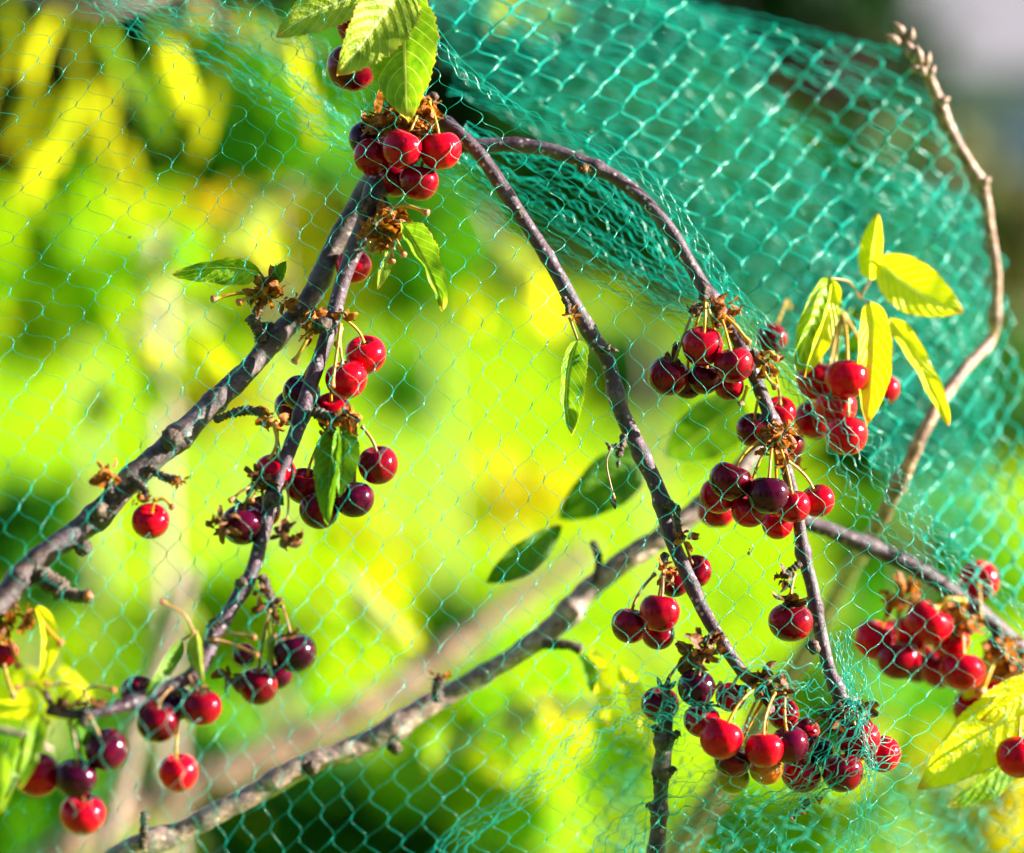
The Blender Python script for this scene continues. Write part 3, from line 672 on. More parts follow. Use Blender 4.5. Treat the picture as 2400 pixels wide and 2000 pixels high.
# bushes in the middle distance
G = 'bushes behind'
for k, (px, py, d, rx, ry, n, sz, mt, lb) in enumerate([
    (50, 1240, 4.6, 120, 120, 380, 0.09, 'deep', 'dark green bush standing in for shaded grass behind the thick branch end'),  # dark leaves added as a stand-in for shaded grass
    (50, 1900, 3.6, 190, 150, 420, 0.08, 'green', 'green bush standing in for shaded grass behind the outer red cherry'),  # bush added in place of a shaded patch of grass
    (820, 1960, 4.2, 360, 150, 900, 0.09, 'deep', 'low dark bush standing in for lawn shade under the long brown branch'),  # added; its dark leaf colour imitates shade lying on the lawn
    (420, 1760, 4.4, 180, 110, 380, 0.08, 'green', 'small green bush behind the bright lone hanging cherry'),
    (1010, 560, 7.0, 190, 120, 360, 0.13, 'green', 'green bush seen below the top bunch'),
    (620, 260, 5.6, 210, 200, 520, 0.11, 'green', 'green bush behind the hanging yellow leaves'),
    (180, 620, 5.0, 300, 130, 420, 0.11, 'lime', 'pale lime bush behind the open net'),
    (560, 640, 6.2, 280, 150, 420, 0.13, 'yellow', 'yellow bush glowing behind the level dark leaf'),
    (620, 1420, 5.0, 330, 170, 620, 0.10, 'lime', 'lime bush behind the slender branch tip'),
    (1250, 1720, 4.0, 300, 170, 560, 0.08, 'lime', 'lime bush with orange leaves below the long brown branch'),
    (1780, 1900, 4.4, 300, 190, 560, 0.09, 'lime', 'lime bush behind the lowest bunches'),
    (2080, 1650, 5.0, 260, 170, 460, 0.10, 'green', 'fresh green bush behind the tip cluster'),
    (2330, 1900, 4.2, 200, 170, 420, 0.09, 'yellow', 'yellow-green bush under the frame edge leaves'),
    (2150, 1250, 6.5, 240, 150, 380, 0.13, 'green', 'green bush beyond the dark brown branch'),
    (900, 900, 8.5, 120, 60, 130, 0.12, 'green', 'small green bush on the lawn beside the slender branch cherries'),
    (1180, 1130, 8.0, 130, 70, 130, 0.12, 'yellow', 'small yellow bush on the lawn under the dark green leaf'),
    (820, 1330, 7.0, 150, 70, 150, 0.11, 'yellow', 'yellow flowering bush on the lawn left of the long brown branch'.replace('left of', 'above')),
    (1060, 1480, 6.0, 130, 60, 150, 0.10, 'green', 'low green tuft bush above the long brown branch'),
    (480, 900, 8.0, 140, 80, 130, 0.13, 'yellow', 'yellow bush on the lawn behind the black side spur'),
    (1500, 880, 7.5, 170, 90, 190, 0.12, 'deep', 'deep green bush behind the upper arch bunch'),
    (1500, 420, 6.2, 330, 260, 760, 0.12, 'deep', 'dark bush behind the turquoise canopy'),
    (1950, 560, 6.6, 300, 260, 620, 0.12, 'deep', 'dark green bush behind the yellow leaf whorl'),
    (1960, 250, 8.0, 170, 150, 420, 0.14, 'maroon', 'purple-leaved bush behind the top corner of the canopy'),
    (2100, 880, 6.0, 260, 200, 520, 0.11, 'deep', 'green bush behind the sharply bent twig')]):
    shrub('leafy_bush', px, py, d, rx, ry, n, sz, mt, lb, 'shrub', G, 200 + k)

# pale stakes among the bushes
def stake(px, y0, y1, d, r, label):
    top = P(px, y0, d); bot = P(px, y1, d); bot[0] += (bot[2] * 0.01); 
    base = np.array([bot[0], bot[1], 0.0])
    pts = catmull([base, (base + top) / 2 + np.array([r * .5, 0, 0]), top], 26)
    v, q, t = tube(pts, np.linspace(r * 1.15, r * .85, 26), 12, bark_fn(0.14, 20, 70, px))
    o = link('young_tree_trunk', mesh_np('young_tree_trunk', v, q, t), M['trunk'], None, base)
    tag(o, label, 'tree trunk', 'thin trunks behind')
stake(368, 560, 1700, 3.6, 0.012, 'thin pinkish trunk blurred behind the lone cherry of the thick branch')
# ------------------------------------------------------------------ leaves near the lens
def leaf_geo(base, tip, width, roll, fold, curl, serr, seed, nu=46, nv=10, wave=0.02, shape=(0.55, 0.8), bow=0.0):
    rr = random.Random(seed); axis = tip - base; L = np.linalg.norm(axis); t = axis / L
    n0 = nrm(VIEW - np.dot(VIEW, t) * t); s0 = np.cross(t, n0)
    cr, sr = math.cos(roll), math.sin(roll)
    s = s0 * cr + n0 * sr; n_ = n0 * cr - s0 * sr
    a, b = shape; um = a / (a + b); nm = um ** a * (1 - um) ** b
    v, uv = [], []
    ph = rr.uniform(0, 6)
    for i in range(nu + 1):
        u = i / nu
        wd = width / 2 * (max(u, 0) ** a) * (max(1 - u, 0) ** b) / nm
        for j in range(nv + 1):
            x = j / nv * 2 - 1
            ed = abs(x) ** 8
            ser = 1 + serr * ed * (((u * 26 + (0.3 if x > 0 else 0)) % 1.0) - 0.5) * 2
            ww = wd * x * ser
            p = base + t * L * u + s * ww * math.cos(fold) + n_ * abs(ww) * math.sin(fold) + n_ * curl * L * (4 * u * (1 - u)) + s * bow * L * (4 * u * (1 - u))
            p = p + n_ * wave * L * math.sin(u * 9 + ph + x * 1.5) * abs(x) + n_ * wave * 0.5 * L * math.sin(u * 23 + ph) * x
            v.append(p); uv.append((u, (x + 1) / 2))
    q = [(i * (nv + 1) + j, (i + 1) * (nv + 1) + j, (i + 1) * (nv + 1) + j + 1, i * (nv + 1) + j + 1) for i in range(nu) for j in range(nv)]
    me = mesh_np('leaf', v, q)
    uv = np.array(uv, np.float32)
    ul = me.uv_layers.new(name='UVMap')
    vi = np.empty(len(me.loops), np.int32); me.loops.foreach_get('vertex_index', vi)
    ul.data.foreach_set('uv', uv[vi].ravel())
    return me

def leaf(b, t, width, mat, label, roll=0, fold=20, curl=0.05, serr=0.05, petiole=None, group=None, seed=None, **kw):
    B_, T_ = P(*b), P(*t)
    sd_ = int(b[0] * 3 + b[1]) if seed is None else seed
    me = leaf_geo(B_, T_, width * S((b[2] + t[2]) / 2), math.radians(roll), math.radians(fold), curl, serr, sd_, **kw)
    o = link('leaf', me, M[mat], None, B_)
    tag(o, label, 'leaf', group)
    if petiole:
        c = catmull(PA(list(petiole) + [b]), 14)
        v, q, tt = tube(c, 3.2 * S(b[2]), 6)
        link('leaf_stalk', mesh_np('leaf_stalk', v, q, tt), M['stem_brown'], o, c[0])
    return o

G = 'leaves above the top bunch'
leaf((880, -12, 1.492), (647, 88, 1.485), 118, 'pale', 'pale lime leaf pointing sideways with a brown tip above the top bunch', 4, 26, 0.03, 0.07, bow=0.07, group=G, petiole=[(885, -40, 1.50)])
leaf((952, -45, 1.478), (792, 178, 1.455), 165, 'pale', 'pale serrated leaf drooping in front of the half hidden cherry', 18, 30, 0.06, 0.07, group=G)
leaf((948, -30, 1.488), (955, 284, 1.466), 186, 'fresh', 'broad fresh green leaf pointing straight down onto the top bunch', -8, 22, 0.05, 0.06, group=G, wave=0.03, shape=(0.75, 0.85))
leaf((890, -70, 1.51), (820, 25, 1.50), 70, 'pale', 'pale leaf cut off by the upper frame edge', 20, 20, 0.05, 0.06, group=G)
G = 'leaves along the slender and thick branches'
leaf((608, 638, 1.488), (404, 643, 1.47), 84, 'fresh', 'glossy green leaf lying level, pointing away from the thick branch', 34, 30, 0.04, 0.01, bow=0.10, group=G, petiole=[(628, 690, 1.49), (622, 660, 1.488)])
leaf((652, 662, 1.49), (672, 612, 1.485), 46, 'green', 'tiny grey-green leaf standing up by the thick branch', 25, 40, -0.05, 0.03, group=G)
leaf((938, 520, 1.475), (1040, 726, 1.462), 96, 'fresh', 'curled lime leaf with bright edges hanging from the scaly spur', 30, 48, 0.06, 0.06, group=G, wave=0.04, petiole=[(918, 520, 1.495)])
leaf((908, 588, 1.492), (884, 680, 1.485), 36, 'pale', 'small pale leaf under the scaly spur', 20, 35, 0.05, 0.05, group=G)
leaf((784, 1005, 1.452), (768, 1232, 1.42), 92, 'green', 'folded mid-green leaf hanging over dark cherries', -12, 46, 0.05, 0.05, group=G, petiole=[(768, 985, 1.455)])
leaf((800, 1000, 1.45), (795, 1165, 1.43), 88, 'green', 'second folded green leaf behind the hanging one', 25, 40, 0.04, 0.05, group=G)
leaf((430, 1500, 1.358), (340, 1632, 1.335), 48, 'green', 'slim green leaf angled down onto the purple twig', 18, 40, 0.03, 0.02, group=G, petiole=[(462, 1480, 1.365)])
leaf((462, 1482, 1.362), (478, 1600, 1.345), 46, 'pale', 'pale grey-green leaf hanging below the end of the slender branch', -25, 40, 0.03, 0.02, group=G)
leaf((632, 1452, 1.392), (628, 1588, 1.375), 32, 'pale', 'narrow pale leaf beside the black crowned cherry', 20, 50, 0.03, 0.02, group=G)
leaf((88, 1420, 1.36), (90, 1598, 1.345), 60, 'yellow', 'yellow curved leaf under the thick branch end', 30, 40, 0.05, 0.03, bow=-0.12, group=G)
leaf((95, 1675, 1.315), (45, 1850, 1.29), 56, 'fresh', 'bright green leaf dangling behind the outer red cherry', 20, 40, 0.06, 0.03, group=G)
leaf((85, 1660, 1.318), (-40, 1640, 1.30), 62, 'yellow', 'yellow leaf stretching to the frame edge above the lowest red cherries', 30, 30, 0.05, 0.03, group=G)
leaf((60, 1720, 1.325), (10, 1880, 1.30), 40, 'fresh', 'slender lime leaf cut by the frame edge', 25, 40, 0.04, 0.03, group=G)
leaf((185, 1688, 1.33), (240, 1800, 1.345), 60, 'darkleaf', 'dark leaf in shade above the lowest large cherry', 30, 30, 0.04, 0.03, group=G)
G = 'leaves between the purple branch and the low branch'
leaf((1354, 798, 1.492), (1340, 1022, 1.478), 100, 'fresh', 'half-folded serrated leaf hanging straight down beside the purple branch', 22, 48, 0.02, 0.05, bow=0.10, group=G, petiole=[(1334, 745, 1.488), (1344, 770, 1.49)])
leaf((1510, 1055, 1.66), (1310, 1215, 1.66), 132, 'darkleaf', 'broad dark green leaf behind the purple branch', 12, 18, 0.05, 0.01, group=G)
leaf((1316, 1232, 1.62), (1136, 1366, 1.61), 84, 'darkleaf', 'dark pointed leaf floating clear in front of the lime blur', 15, 25, 0.05, 0.01, group=G, shape=(0.8, 0.8))
leaf((1740, 935, 1.70), (1560, 1075, 1.72), 150, 'green', 'blurred green leaf behind the small bunch gap of the arch', 20, 15, 0.05, 0.01, group=G)
leaf((1360, 1535, 1.60), (1388, 1625, 1.60), 46, 'green', 'small dark leaf under the low branch twig', 30, 40, 0.03, 0.01, group=G)
leaf((1385, 1520, 1.62), (1420, 1700, 1.65), 56, 'yellow', 'hanging yellow leaf under the low branch twig', 25, 30, 0.05, 0.01, group=G)
leaf((1450, 1560, 1.62), (1535, 1790, 1.65), 62, 'yellow', 'long yellow leaf drooping beside the knobbly twig', 25, 30, 0.05, 0.01, group=G)
G = 'blurred yellow leaves near the twig'
leaf((2040, 655, 1.585), (2058, 500, 1.57), 72, 'yellow', 'yellow leaf standing upright above its whorl', 22, 35, 0.04, 0.02, group=G, petiole=[(2015, 700, 1.585)])
leaf((2058, 608, 1.58), (2258, 735, 1.565), 132, 'yellow', 'broad glowing yellow leaf reaching outwards with a red tip', 10, 15, 0.06, 0.02, bow=0.09, group=G, shape=(0.6, 0.8))
leaf((1945, 652, 1.548), (1862, 880, 1.538), 122, 'fresh', 'green-tinged leaf curving down nearest the net fold', 25, 32, 0.05, 0.02, bow=0.05, group=G, petiole=[(2015, 700, 1.585), (1990, 662, 1.56)])
leaf((1955, 662, 1.54), (1884, 885, 1.53), 64, 'yellow', 'slim yellow leaf hanging in front of the green-tinged one', 30, 40, 0.04, 0.02, group=G)
leaf((2040, 710, 1.55), (2030, 1000, 1.535), 112, 'yellow', 'long drooping yellow-green leaf covering part of the red bunch', 12, 38, 0.04, 0.02, group=G, petiole=[(2018, 700, 1.585)])
leaf((2085, 745, 1.57), (2225, 998, 1.555), 66, 'yellow', 'narrow glowing leaf pointing outwards and down', 25, 30, 0.03, 0.02, group=G)
leaf((2000, 720, 1.66), (1965, 860, 1.67), 90, 'darkleaf', 'small shaded leaf in the middle of the yellow whorl', 25, 30, 0.03, 0.02, group=G)
G = 'leaves at the frame edge below the dark brown branch'
leaf((2440, 1590, 1.56), (2148, 1850, 1.54), 160, 'yellow', 'broad yellow-green leaf pointing down across the frame edge', 5, 20, 0.04, 0.03, group=G)
leaf((2450, 1690, 1.57), (2222, 1892, 1.55), 112, 'fresh', 'darker serrated leaf below the broad yellow-green one', 35, 30, 0.04, 0.04, group=G)
leaf((2450, 1590, 1.545), (2300, 1690, 1.535), 90, 'yellow', 'sunlit yellow leaf lying on top of the broad one', 15, 30, 0.04, 0.03, group=G)
leaf((2260, 1640, 1.60), (2330, 1540, 1.61), 50, 'yellow', 'short yellow leaf behind tan bracts', 15, 30, 0.04, 0.03, group=G)

G = 'withered scraps caught in the net'
def scrap(x, y, d, size, n, label, cat='dead leaf'):
    sp, c0 = bract_mesh(x, y, d, size, n, int(x + y))
    o = link('dead_leaf', sp.mesh('dead_leaf'), M['calyx'], None, c0); tag(o, label, cat, G)
scrap(1908, 1868, 1.47, 46, 7, 'black withered scrap under the light red cherry')
scrap(1868, 1905, 1.465, 30, 3, 'small brown flake hanging in the net below the tip cluster')
scrap(1755, 1290, 1.47, 14, 3, 'tiny dark speck caught in the net beside the thin arch tip')
scrap(1000, 1240, 1.46, 16, 2, 'tiny dry flake caught in the open net above the low branch')
scrap(300, 560, 1.462, 15, 2, 'tiny dry flake caught in the open net near the level leaf')
# ------------------------------------------------------------------ blurred leafy shoots behind
def shoot(label, group, stem_pts, stem_r, leaves, mat_stem='tan_bark'):
    o = branch('leafy_shoot', [(x, y, d, stem_r) for (x, y, d) in stem_pts], M[mat_stem], label, 'shoot', amp=0.1, sides=8, step=6, group=group)
    for (b, t, wpx, mt, d) in leaves:
        B_, T_ = P(b[0], b[1], d), P(t[0], t[1], d + 0.03)
        me = leaf_geo(B_, T_, wpx * S(d), math.radians(RNG.uniform(-40, 40)), math.radians(22), 0.06, 0.0, int(b[0] + t[1]), 12, 6)
        link('leaf', me, M[mt], o, B_)
    return o
G = 'leafy shoots behind the net'
shoot('drooping shoot of long yellow leaves behind the net corner', G, [(-60, -60, 2.80), (80, -10, 2.75), (240, 20, 2.75), (400, -30, 2.80)], 9, [
    ((20, -20), (45, 190), 50, 'gold', 2.75), ((140, 20), (70, 210), 44, 'yellow', 2.70), ((180, 10), (190, 230), 43, 'gold', 2.80), ((250, 50), (310, 230), 50, 'fresh', 2.75),
    ((100, 190), (20, 360), 57, 'gold', 2.80), ((205, 190), (120, 400), 79, 'yellow', 2.80), ((260, 180), (255, 400), 86, 'gold', 2.85), ((320, 150), (390, 350), 64, 'fresh', 2.80), ((0, 150), (-50, 330), 50, 'gold', 2.80), ((110, 330), (60, 480), 64, 'yellow', 2.90), ((300, 330), (330, 470), 57, 'gold', 2.90)])
shoot('drooping shoot of gold leaves beside the topmost net fold', G, [(420, -60, 2.60), (500, 40, 2.60), (590, 100, 2.60), (740, 120, 2.60)], 8, [
    ((400, 90), (470, 300), 72, 'yellow', 2.65), ((520, 130), (455, 390), 66, 'gold', 2.60), ((380, 20), (350, 120), 43, 'fresh', 2.65), ((735, 190), (742, 365), 41, 'gold', 2.55), ((690, 90), (715, 230), 38, 'yellow', 2.55), ((480, -20), (440, 110), 43, 'gold', 2.65), ((610, 30), (660, 180), 31, 'fresh', 2.60), ((570, 20), (560, 120), 33, 'gold', 2.60)])
shoot('shoot with cream leaves behind the level dark leaf', G, [(700, 430, 2.6), (600, 480, 2.6), (480, 540, 2.6)], 8, [
    ((650, 440), (540, 600), 110, 'pale', 2.6), ((520, 500), (470, 640), 80, 'yellow', 2.6), ((420, 560), (360, 720), 60, 'pale', 2.6), ((600, 520), (650, 640), 80, 'yellow', 2.65)])
shoot('yellow shoot glowing between the two purple branches', G, [(1120, 480, 3.0), (1180, 600, 3.0), (1260, 720, 3.0)], 8, [
    ((1170, 560), (1240, 720), 150, 'pale', 3.0), ((1250, 620), (1300, 800), 120, 'yellow', 3.0), ((1150, 640), (1120, 780), 100, 'yellow', 3.0)])
shoot('yellow shoot seen through the top of the canopy', G, [(1330, -60, 2.5), (1260, 0, 2.5), (1200, 20, 2.5)], 8, [
    ((1230, -20), (1260, 90), 80, 'pale', 2.5), ((1180, -30), (1150, 70), 70, 'yellow', 2.5), ((1280, -10), (1320, 60), 60, 'fresh', 2.5)])
shoot('low shoot with orange and yellow leaves beneath the brown branch', G, [(1020, 1790, 2.3), (1120, 1720, 2.3), (1260, 1660, 2.3), (1400, 1650, 2.3)], 8, [
    ((1180, 1640), (1240, 1740), 90, 'pale', 2.3), ((1260, 1610), (1330, 1720), 80, 'yellow', 2.3), ((1100, 1740), (1180, 1820), 70, 'yellow', 2.3), ((1330, 1640), (1360, 1800), 70, 'yellow', 2.3), ((1060, 1700), (1010, 1800), 70, 'fresh', 2.3), ((1230, 1740), (1200, 1850), 70, 'fresh', 2.3)])
shoot('shoot with one white-lit leaf above the brown branch', G, [(800, 1330, 2.3), (860, 1400, 2.3), (960, 1500, 2.3)], 7, [
    ((835, 1380), (915, 1500), 70, 'pale', 2.3), ((940, 1440), (985, 1520), 60, 'yellow', 2.3), ((400, 1400), (470, 1500), 90, 'pale', 2.35)])
shoot('shoot of small yellow leaves crossing the pinkish trunk', G, [(300, 760, 2.5), (370, 860, 2.5), (430, 980, 2.5)], 6, [
    ((330, 790), (390, 900), 90, 'yellow', 2.5), ((390, 850), (350, 980), 80, 'fresh', 2.5), ((420, 700), (520, 760), 80, 'pale', 2.5), ((470, 800), (540, 900), 70, 'yellow', 2.5), ((250, 900), (200, 1010), 70, 'pale', 2.5)])
shoot('lime shoot in the shade of the lowest red cherries', G, [(-60, 1700, 1.7), (40, 1720, 1.7), (120, 1760, 1.7)], 8, [
    ((60, 1560), (100, 1700), 120, 'yellow', 1.75), ((140, 1560), (200, 1650), 110, 'yellow', 1.8), ((10, 1740), (0, 1900), 60, 'fresh', 1.7)])
# ------------------------------------------------------------------ cherries
def cherry_mesh(seed):
    rr = random.Random(seed); N, K = 30, 36; v = []
    ph = rr.uniform(0, 6.28); dep = rr.uniform(0.24, 0.34); sq = rr.uniform(0.93, 1.0); suture = rr.uniform(0.015, 0.035)
    for i in range(N + 1):
        th = math.pi * i / N
        for j in range(K):
            a = 2 * math.pi * j / K
            rad = math.sin(th)
            z = math.cos(th) * sq - dep * math.exp(-(th / 0.36) ** 2)
            d = ((a + math.pi) % (2 * math.pi)) - math.pi
            k = 1 - suture * math.exp(-(d / 0.22) ** 2) * math.sin(th) + 0.018 * math.cos(2 * a + ph) + 0.03 * math.cos(th) * math.sin(th)
            k += 0.012 * noise.noise(Vector((math.cos(a) * rad * 1.5 + seed, math.sin(a) * rad * 1.5, z * 1.5)))
            if math.cos(th) > 0: k *= 1 + 0.03 * math.sin(2 * th)
            v.append((rad * math.cos(a) * k, rad * math.sin(a) * k, z + 0.05 * math.exp(-((math.pi - th) / 0.25) ** 2)))
    q = [(i * K + j, (i + 1) * K + j, (i + 1) * K + (j + 1) % K, i * K + (j + 1) % K) for i in range(N) for j in range(K)]
    return mesh_np('cherry_fruit', v, q)

FRUIT = {}
def fruit_data(mat, k):
    if (mat, k) not in FRUIT:
        me = cherry_mesh(k); me.materials.append(M[mat]); FRUIT[(mat, k)] = me
    return FRUIT[(mat, k)]

CHERRIES = []
QUEUE = []
def cherry(*a, **k):
    QUEUE.append([list(a), k])

def build_cherry(x, y, r, d, mat, anchor, label, group, tilt=0.0, stem='stem_gold', calyx=0, seed=None):
    CHERRIES.append((x, y, r, d))
    c = P(x, y, d); R = r * S(d) * 1.04
    rr = random.Random(int(x * 31 + y * 17))
    a = P(*anchor)
    ax = nrm(nrm(a - c) * 0.75 + UPV * 0.45 + VIEW * (0.28 + tilt) + np.array([rr.uniform(-.22, .22), 0, rr.uniform(-.1, .1)]))
    e = empty('cherry', c)
    tag(e, label, 'cherry', group)
    f = bpy.data.objects.new('fruit', fruit_data(mat, rr.randrange(3)))
    COL.objects.link(f); f.parent = e
    qz = Vector(ax).to_track_quat('Z', 'Y') @ Quaternion((0, 0, 1), rr.uniform(0, 6.28))
    f.rotation_mode = 'QUATERNION'; f.rotation_quaternion = qz
    f.scale = (R, R, R * rr.uniform(0.94, 1.02))
    WORLD_LOC[f.name] = c
    # the stalk, from the bottom of the hollow to the spur
    p0 = c + ax * R * 0.62; h = np.linalg.norm(a - p0)
    cv = bez(p0, p0 + ax * h * 0.42, a - nrm(a - p0) * h * 0.35 + UPV * h * 0.10, a, 18)
    f_ = np.linspace(0, 1, 18); s = S(d)
    v, q, t = tube(cv, 3.6 * s * (1 + 0.9 * np.exp(-(f_ / 0.05) ** 2) + 0.8 * np.exp(-((1 - f_) / 0.07) ** 2)), 7)
    link('stem', mesh_np('stem', v, q, t), M[stem], e, p0)
    if calyx:
        sp = Soup(); u = nrm(np.cross(ax, VIEW)); w_ = np.cross(u, ax)
        for k in range(calyx):
            an = rr.uniform(0, 6.28); dr = nrm(u * math.cos(an) + w_ * math.sin(an) + ax * rr.uniform(-0.35, 0.5))
            d2 = nrm(np.cross(dr, ax) + np.array([rr.uniform(-.3, .3) for _ in range(3)]))
            L = R * rr.uniform(0.5, 0.95)
            v, q = flake(c + ax * R * rr.uniform(0.80, 0.98), dr, d2, L, L * rr.uniform(0.4, 0.75), rr.uniform(-1.6, 2.0), rr.uniform(-.4, .5), rr)
            sp.add(v, q)
        link('dried_calyx', sp.mesh('dried_calyx'), M['calyx'], e, c + ax * R)
    return e

G = 'cherries of the top bunch'
T = (995, 268, 1.505)
cherry(823, 160, 56, 1.505, 'dark', (872, 40, 1.51), 'large dark red cherry half hidden under the lime leaf at the top', G, -0.1, 'stem_brown', 10)
cherry(835, 60, 46, 1.515, 'red', (880, -30, 1.52), 'red cherry mostly covered by the topmost pair of leaves', G, 0, 'stem_brown')
cherry(863, 326, 45, 1.51, 'purple', (905, 225, 1.505), 'blackish cherry with brown bracts at the outer edge of the top bunch', G, 0.1, 'stem_gold', 10)
cherry(872, 368, 43, 1.497, 'dark', T, 'dark red cherry directly below the blackish one in the top bunch', G, 0.0)
cherry(942, 349, 47, 1.492, 'red', (990, 250, 1.495), 'red cherry in the middle of the top bunch under brown bracts', G, 0.05, calyx=5)
cherry(1032, 352, 49, 1.492, 'bright', (1005, 240, 1.495), 'bright glossy red cherry on a gold stem touching the fork', G, 0.0)
cherry(928, 422, 41, 1.505, 'dark', T, 'dark cherry squeezed behind the lowest cherry of the top bunch', G)
cherry(981, 427, 46, 1.495, 'dark', T, 'crimson cherry hanging lowest in the top bunch', G)
cherry(828, 625, 41, 1.52, 'bright', (868, 545, 1.50), 'bright red cherry peeking out behind the slender violet branch', G)

G = 'cherries along the slender violet branch'
A = (800, 755, 1.485)
cherry(857, 832, 47, 1.495, 'bright', (800, 742, 1.485), 'bright red cherry uppermost beside the slender violet branch', G, 0.05)
cherry(812, 889, 48, 1.483, 'bright', (795, 765, 1.485), 'glossy red cherry with a white glint and a bare stalk across it', G, 0.05)
cherry(706, 922, 43, 1.492, 'purple', (765, 800, 1.485), 'near-black cherry behind the slender violet branch, front of a pair', G, 0)
cherry(684, 955, 40, 1.508, 'purple', (760, 810, 1.485), 'near-black cherry mostly hidden behind another near-black cherry', G, 0)
cherry(778, 962, 42, 1.50, 'bright', (790, 860, 1.475), 'scarlet cherry behind the black spur with curled bracts', G, 0)
B = (835, 985, 1.455)
cherry(886, 1090, 46, 1.455, 'dark', (848, 1000, 1.452), 'dark cherry on a brown stem beside the folded green leaf', G, 0.0, 'stem_brown')
cherry(830, 1170, 45, 1.46, 'purple', B, 'blackish cherry wedged low beside the folded green leaf', G, 0, 'stem_brown')
cherry(747, 1197, 45, 1.462, 'dark', B, 'dark red cherry behind the tip of the folded green leaf', G, 0, 'stem_brown')
cherry(714, 1140, 44, 1.468, 'dark', (770, 1000, 1.455), 'maroon cherry between the slender branch and the folded green leaf', G, 0.1, 'stem_brown')
cherry(568, 1230, 48, 1.425, 'purple', (600, 1135, 1.43), 'blackish cherry with crumpled bracts on the far side of the slender branch', G, 0.1, 'stem_brown', 6)
cherry(645, 1108, 46, 1.462, 'bright', (650, 985, 1.452), 'scarlet cherry showing on both edges of the slender branch', G, 0.05)
cherry(352, 1222, 42, 1.415, 'bright', (362, 1172, 1.402), 'lone bright red cherry under the thick grey branch', 'cherries of the thick grey branch', 0.0)
cherry(6, 1532, 36, 1.365, 'red', (30, 1470, 1.36), 'red cherry cut by the frame edge among pale stalks', 'cherries of the thick grey branch', 0.0)

cherry(788, 1122, 40, 1.475, 'purple', B, 'black cherry glimpsed between the folded green leaf and the stem cherry', G, 0, 'stem_brown')
cherry(618, 1200, 38, 1.475, 'dark', (612, 1120, 1.45), 'deep red cherry hidden behind the slender branch and crumpled bracts', G, 0, 'stem_brown')
G = 'cherries low on the slender violet branch'
cherry(605, 1608, 45, 1.385, 'dark', (632, 1430, 1.392), 'dark cherry under a narrow pale leaf near the black shrivelled one', G, 0, 'stem_brown')
cherry(690, 1531, 48, 1.385, 'purple', (660, 1420, 1.395), 'black cherry wearing a crown of brown bracts', G, 0.05, 'stem_brown', 11)
cherry(572, 1536, 27, 1.39, 'purple', (500, 1500, 1.375), 'small shrivelled purple cherry beside thin stalks', G, 0, 'stem_brown')
cherry(87, 1817, 52, 1.33, 'red', (112, 1690, 1.32), 'blurred red cherry at the outer end of the lowest twig', G, 0, 'stem_brown')
cherry(178, 1825, 47, 1.325, 'purple', (165, 1690, 1.32), 'purple cherry between two red ones at the lowest twig', G, 0, 'stem_brown')
cherry(250, 1758, 50, 1.33, 'purple', (210, 1680, 1.322), 'purple cherry tucked directly under the lowest twig', G, 0.05, 'stem_brown')
cherry(194, 1908, 53, 1.335, 'red', (180, 1700, 1.33), 'large red cherry hanging lowest of all in that corner', G, 0, 'stem_brown')
cherry(417, 1811, 46, 1.35, 'bright', (418, 1690, 1.35), 'bright red cherry hanging alone on a straight gold stem', G, 0.0)
cherry(370, 1693, 50, 1.345, 'dark', (400, 1612, 1.352), 'wine-red cherry in front of the purple twig end', G, 0.1, 'stem_brown')
cherry(473, 1659, 47, 1.355, 'dark', (448, 1600, 1.36), 'dark cherry beside the brown bracts at the purple twig end', G, 0.05, 'stem_brown', 5)
cherry(325, 1628, 43, 1.375, 'dark', (395, 1600, 1.362), 'plum-coloured cherry half behind the purple twig', G, 0.0, 'stem_brown')

cherry(415, 1650, 40, 1.385, 'purple', (420, 1600, 1.37), 'black cherry squeezed between two dark cherries at the purple twig end', G, 0, 'stem_brown')
cherry(648, 1580, 36, 1.41, 'purple', (640, 1430, 1.395), 'black cherry between the crowned one and the one below', G, 0, 'stem_brown')
G = 'cherries of the upper bunch on the arching branch'
U = (1652, 700, 1.50)
cherry(1646, 811, 47, 1.492, 'red', (1653, 695, 1.496), 'heart-shaped red cherry with a gold stem topmost in the arch bunch', G, 0.22)
cherry(1720, 855, 45, 1.490, 'red', (1690, 745, 1.496), 'red cherry against the arching branch with a square glint', G, 0.1)
cherry(1566, 882, 46, 1.50, 'red', (1625, 735, 1.495), 'red cherry with a dark bract cap, outermost of the arch bunch', G, 0.05, 'stem_brown', 9)
cherry(1650, 888, 38, 1.508, 'dark', U, 'dark cherry below the heart-shaped one', G)
cherry(1709, 905, 34, 1.512, 'red', U, 'small dark cherry lowest in the arch bunch', G)
cherry(1612, 899, 37, 1.515, 'purple', U, 'deep shaded cherry behind the dark bract-capped one', G)
G = 'cherries of the middle bunch on the arching branch'
V_ = (1815, 1015, 1.494)
cherry(1827, 967, 37, 1.52, 'bright', (1812, 865, 1.50), 'bright red cherry tucked behind the arching branch below a long stem', G, 0.1)
cherry(1768, 1008, 42, 1.52, 'red', (1778, 930, 1.51), 'red cherry on the inner side of the arching branch', G, 0.1)
cherry(1847, 1042, 38, 1.56, 'red', (1830, 990, 1.53), 'soft blurred red cherry behind brown bracts', G)
cherry(1712, 1128, 50, 1.482, 'dark', V_, 'large glossy purple cherry with fanned gold stems above it', G, 0.0)
cherry(1800, 1160, 47, 1.478, 'purple', V_, 'large purple cherry at the heart of the middle bunch', G, 0.0)
cherry(1859, 1187, 40, 1.485, 'red', V_, 'dark red cherry pressed against the arching branch', G, 0.05)
cherry(1916, 1174, 39, 1.495, 'bright', (1845, 1080, 1.49), 'clean bright red cherry sticking out past the branch', G, -0.2)
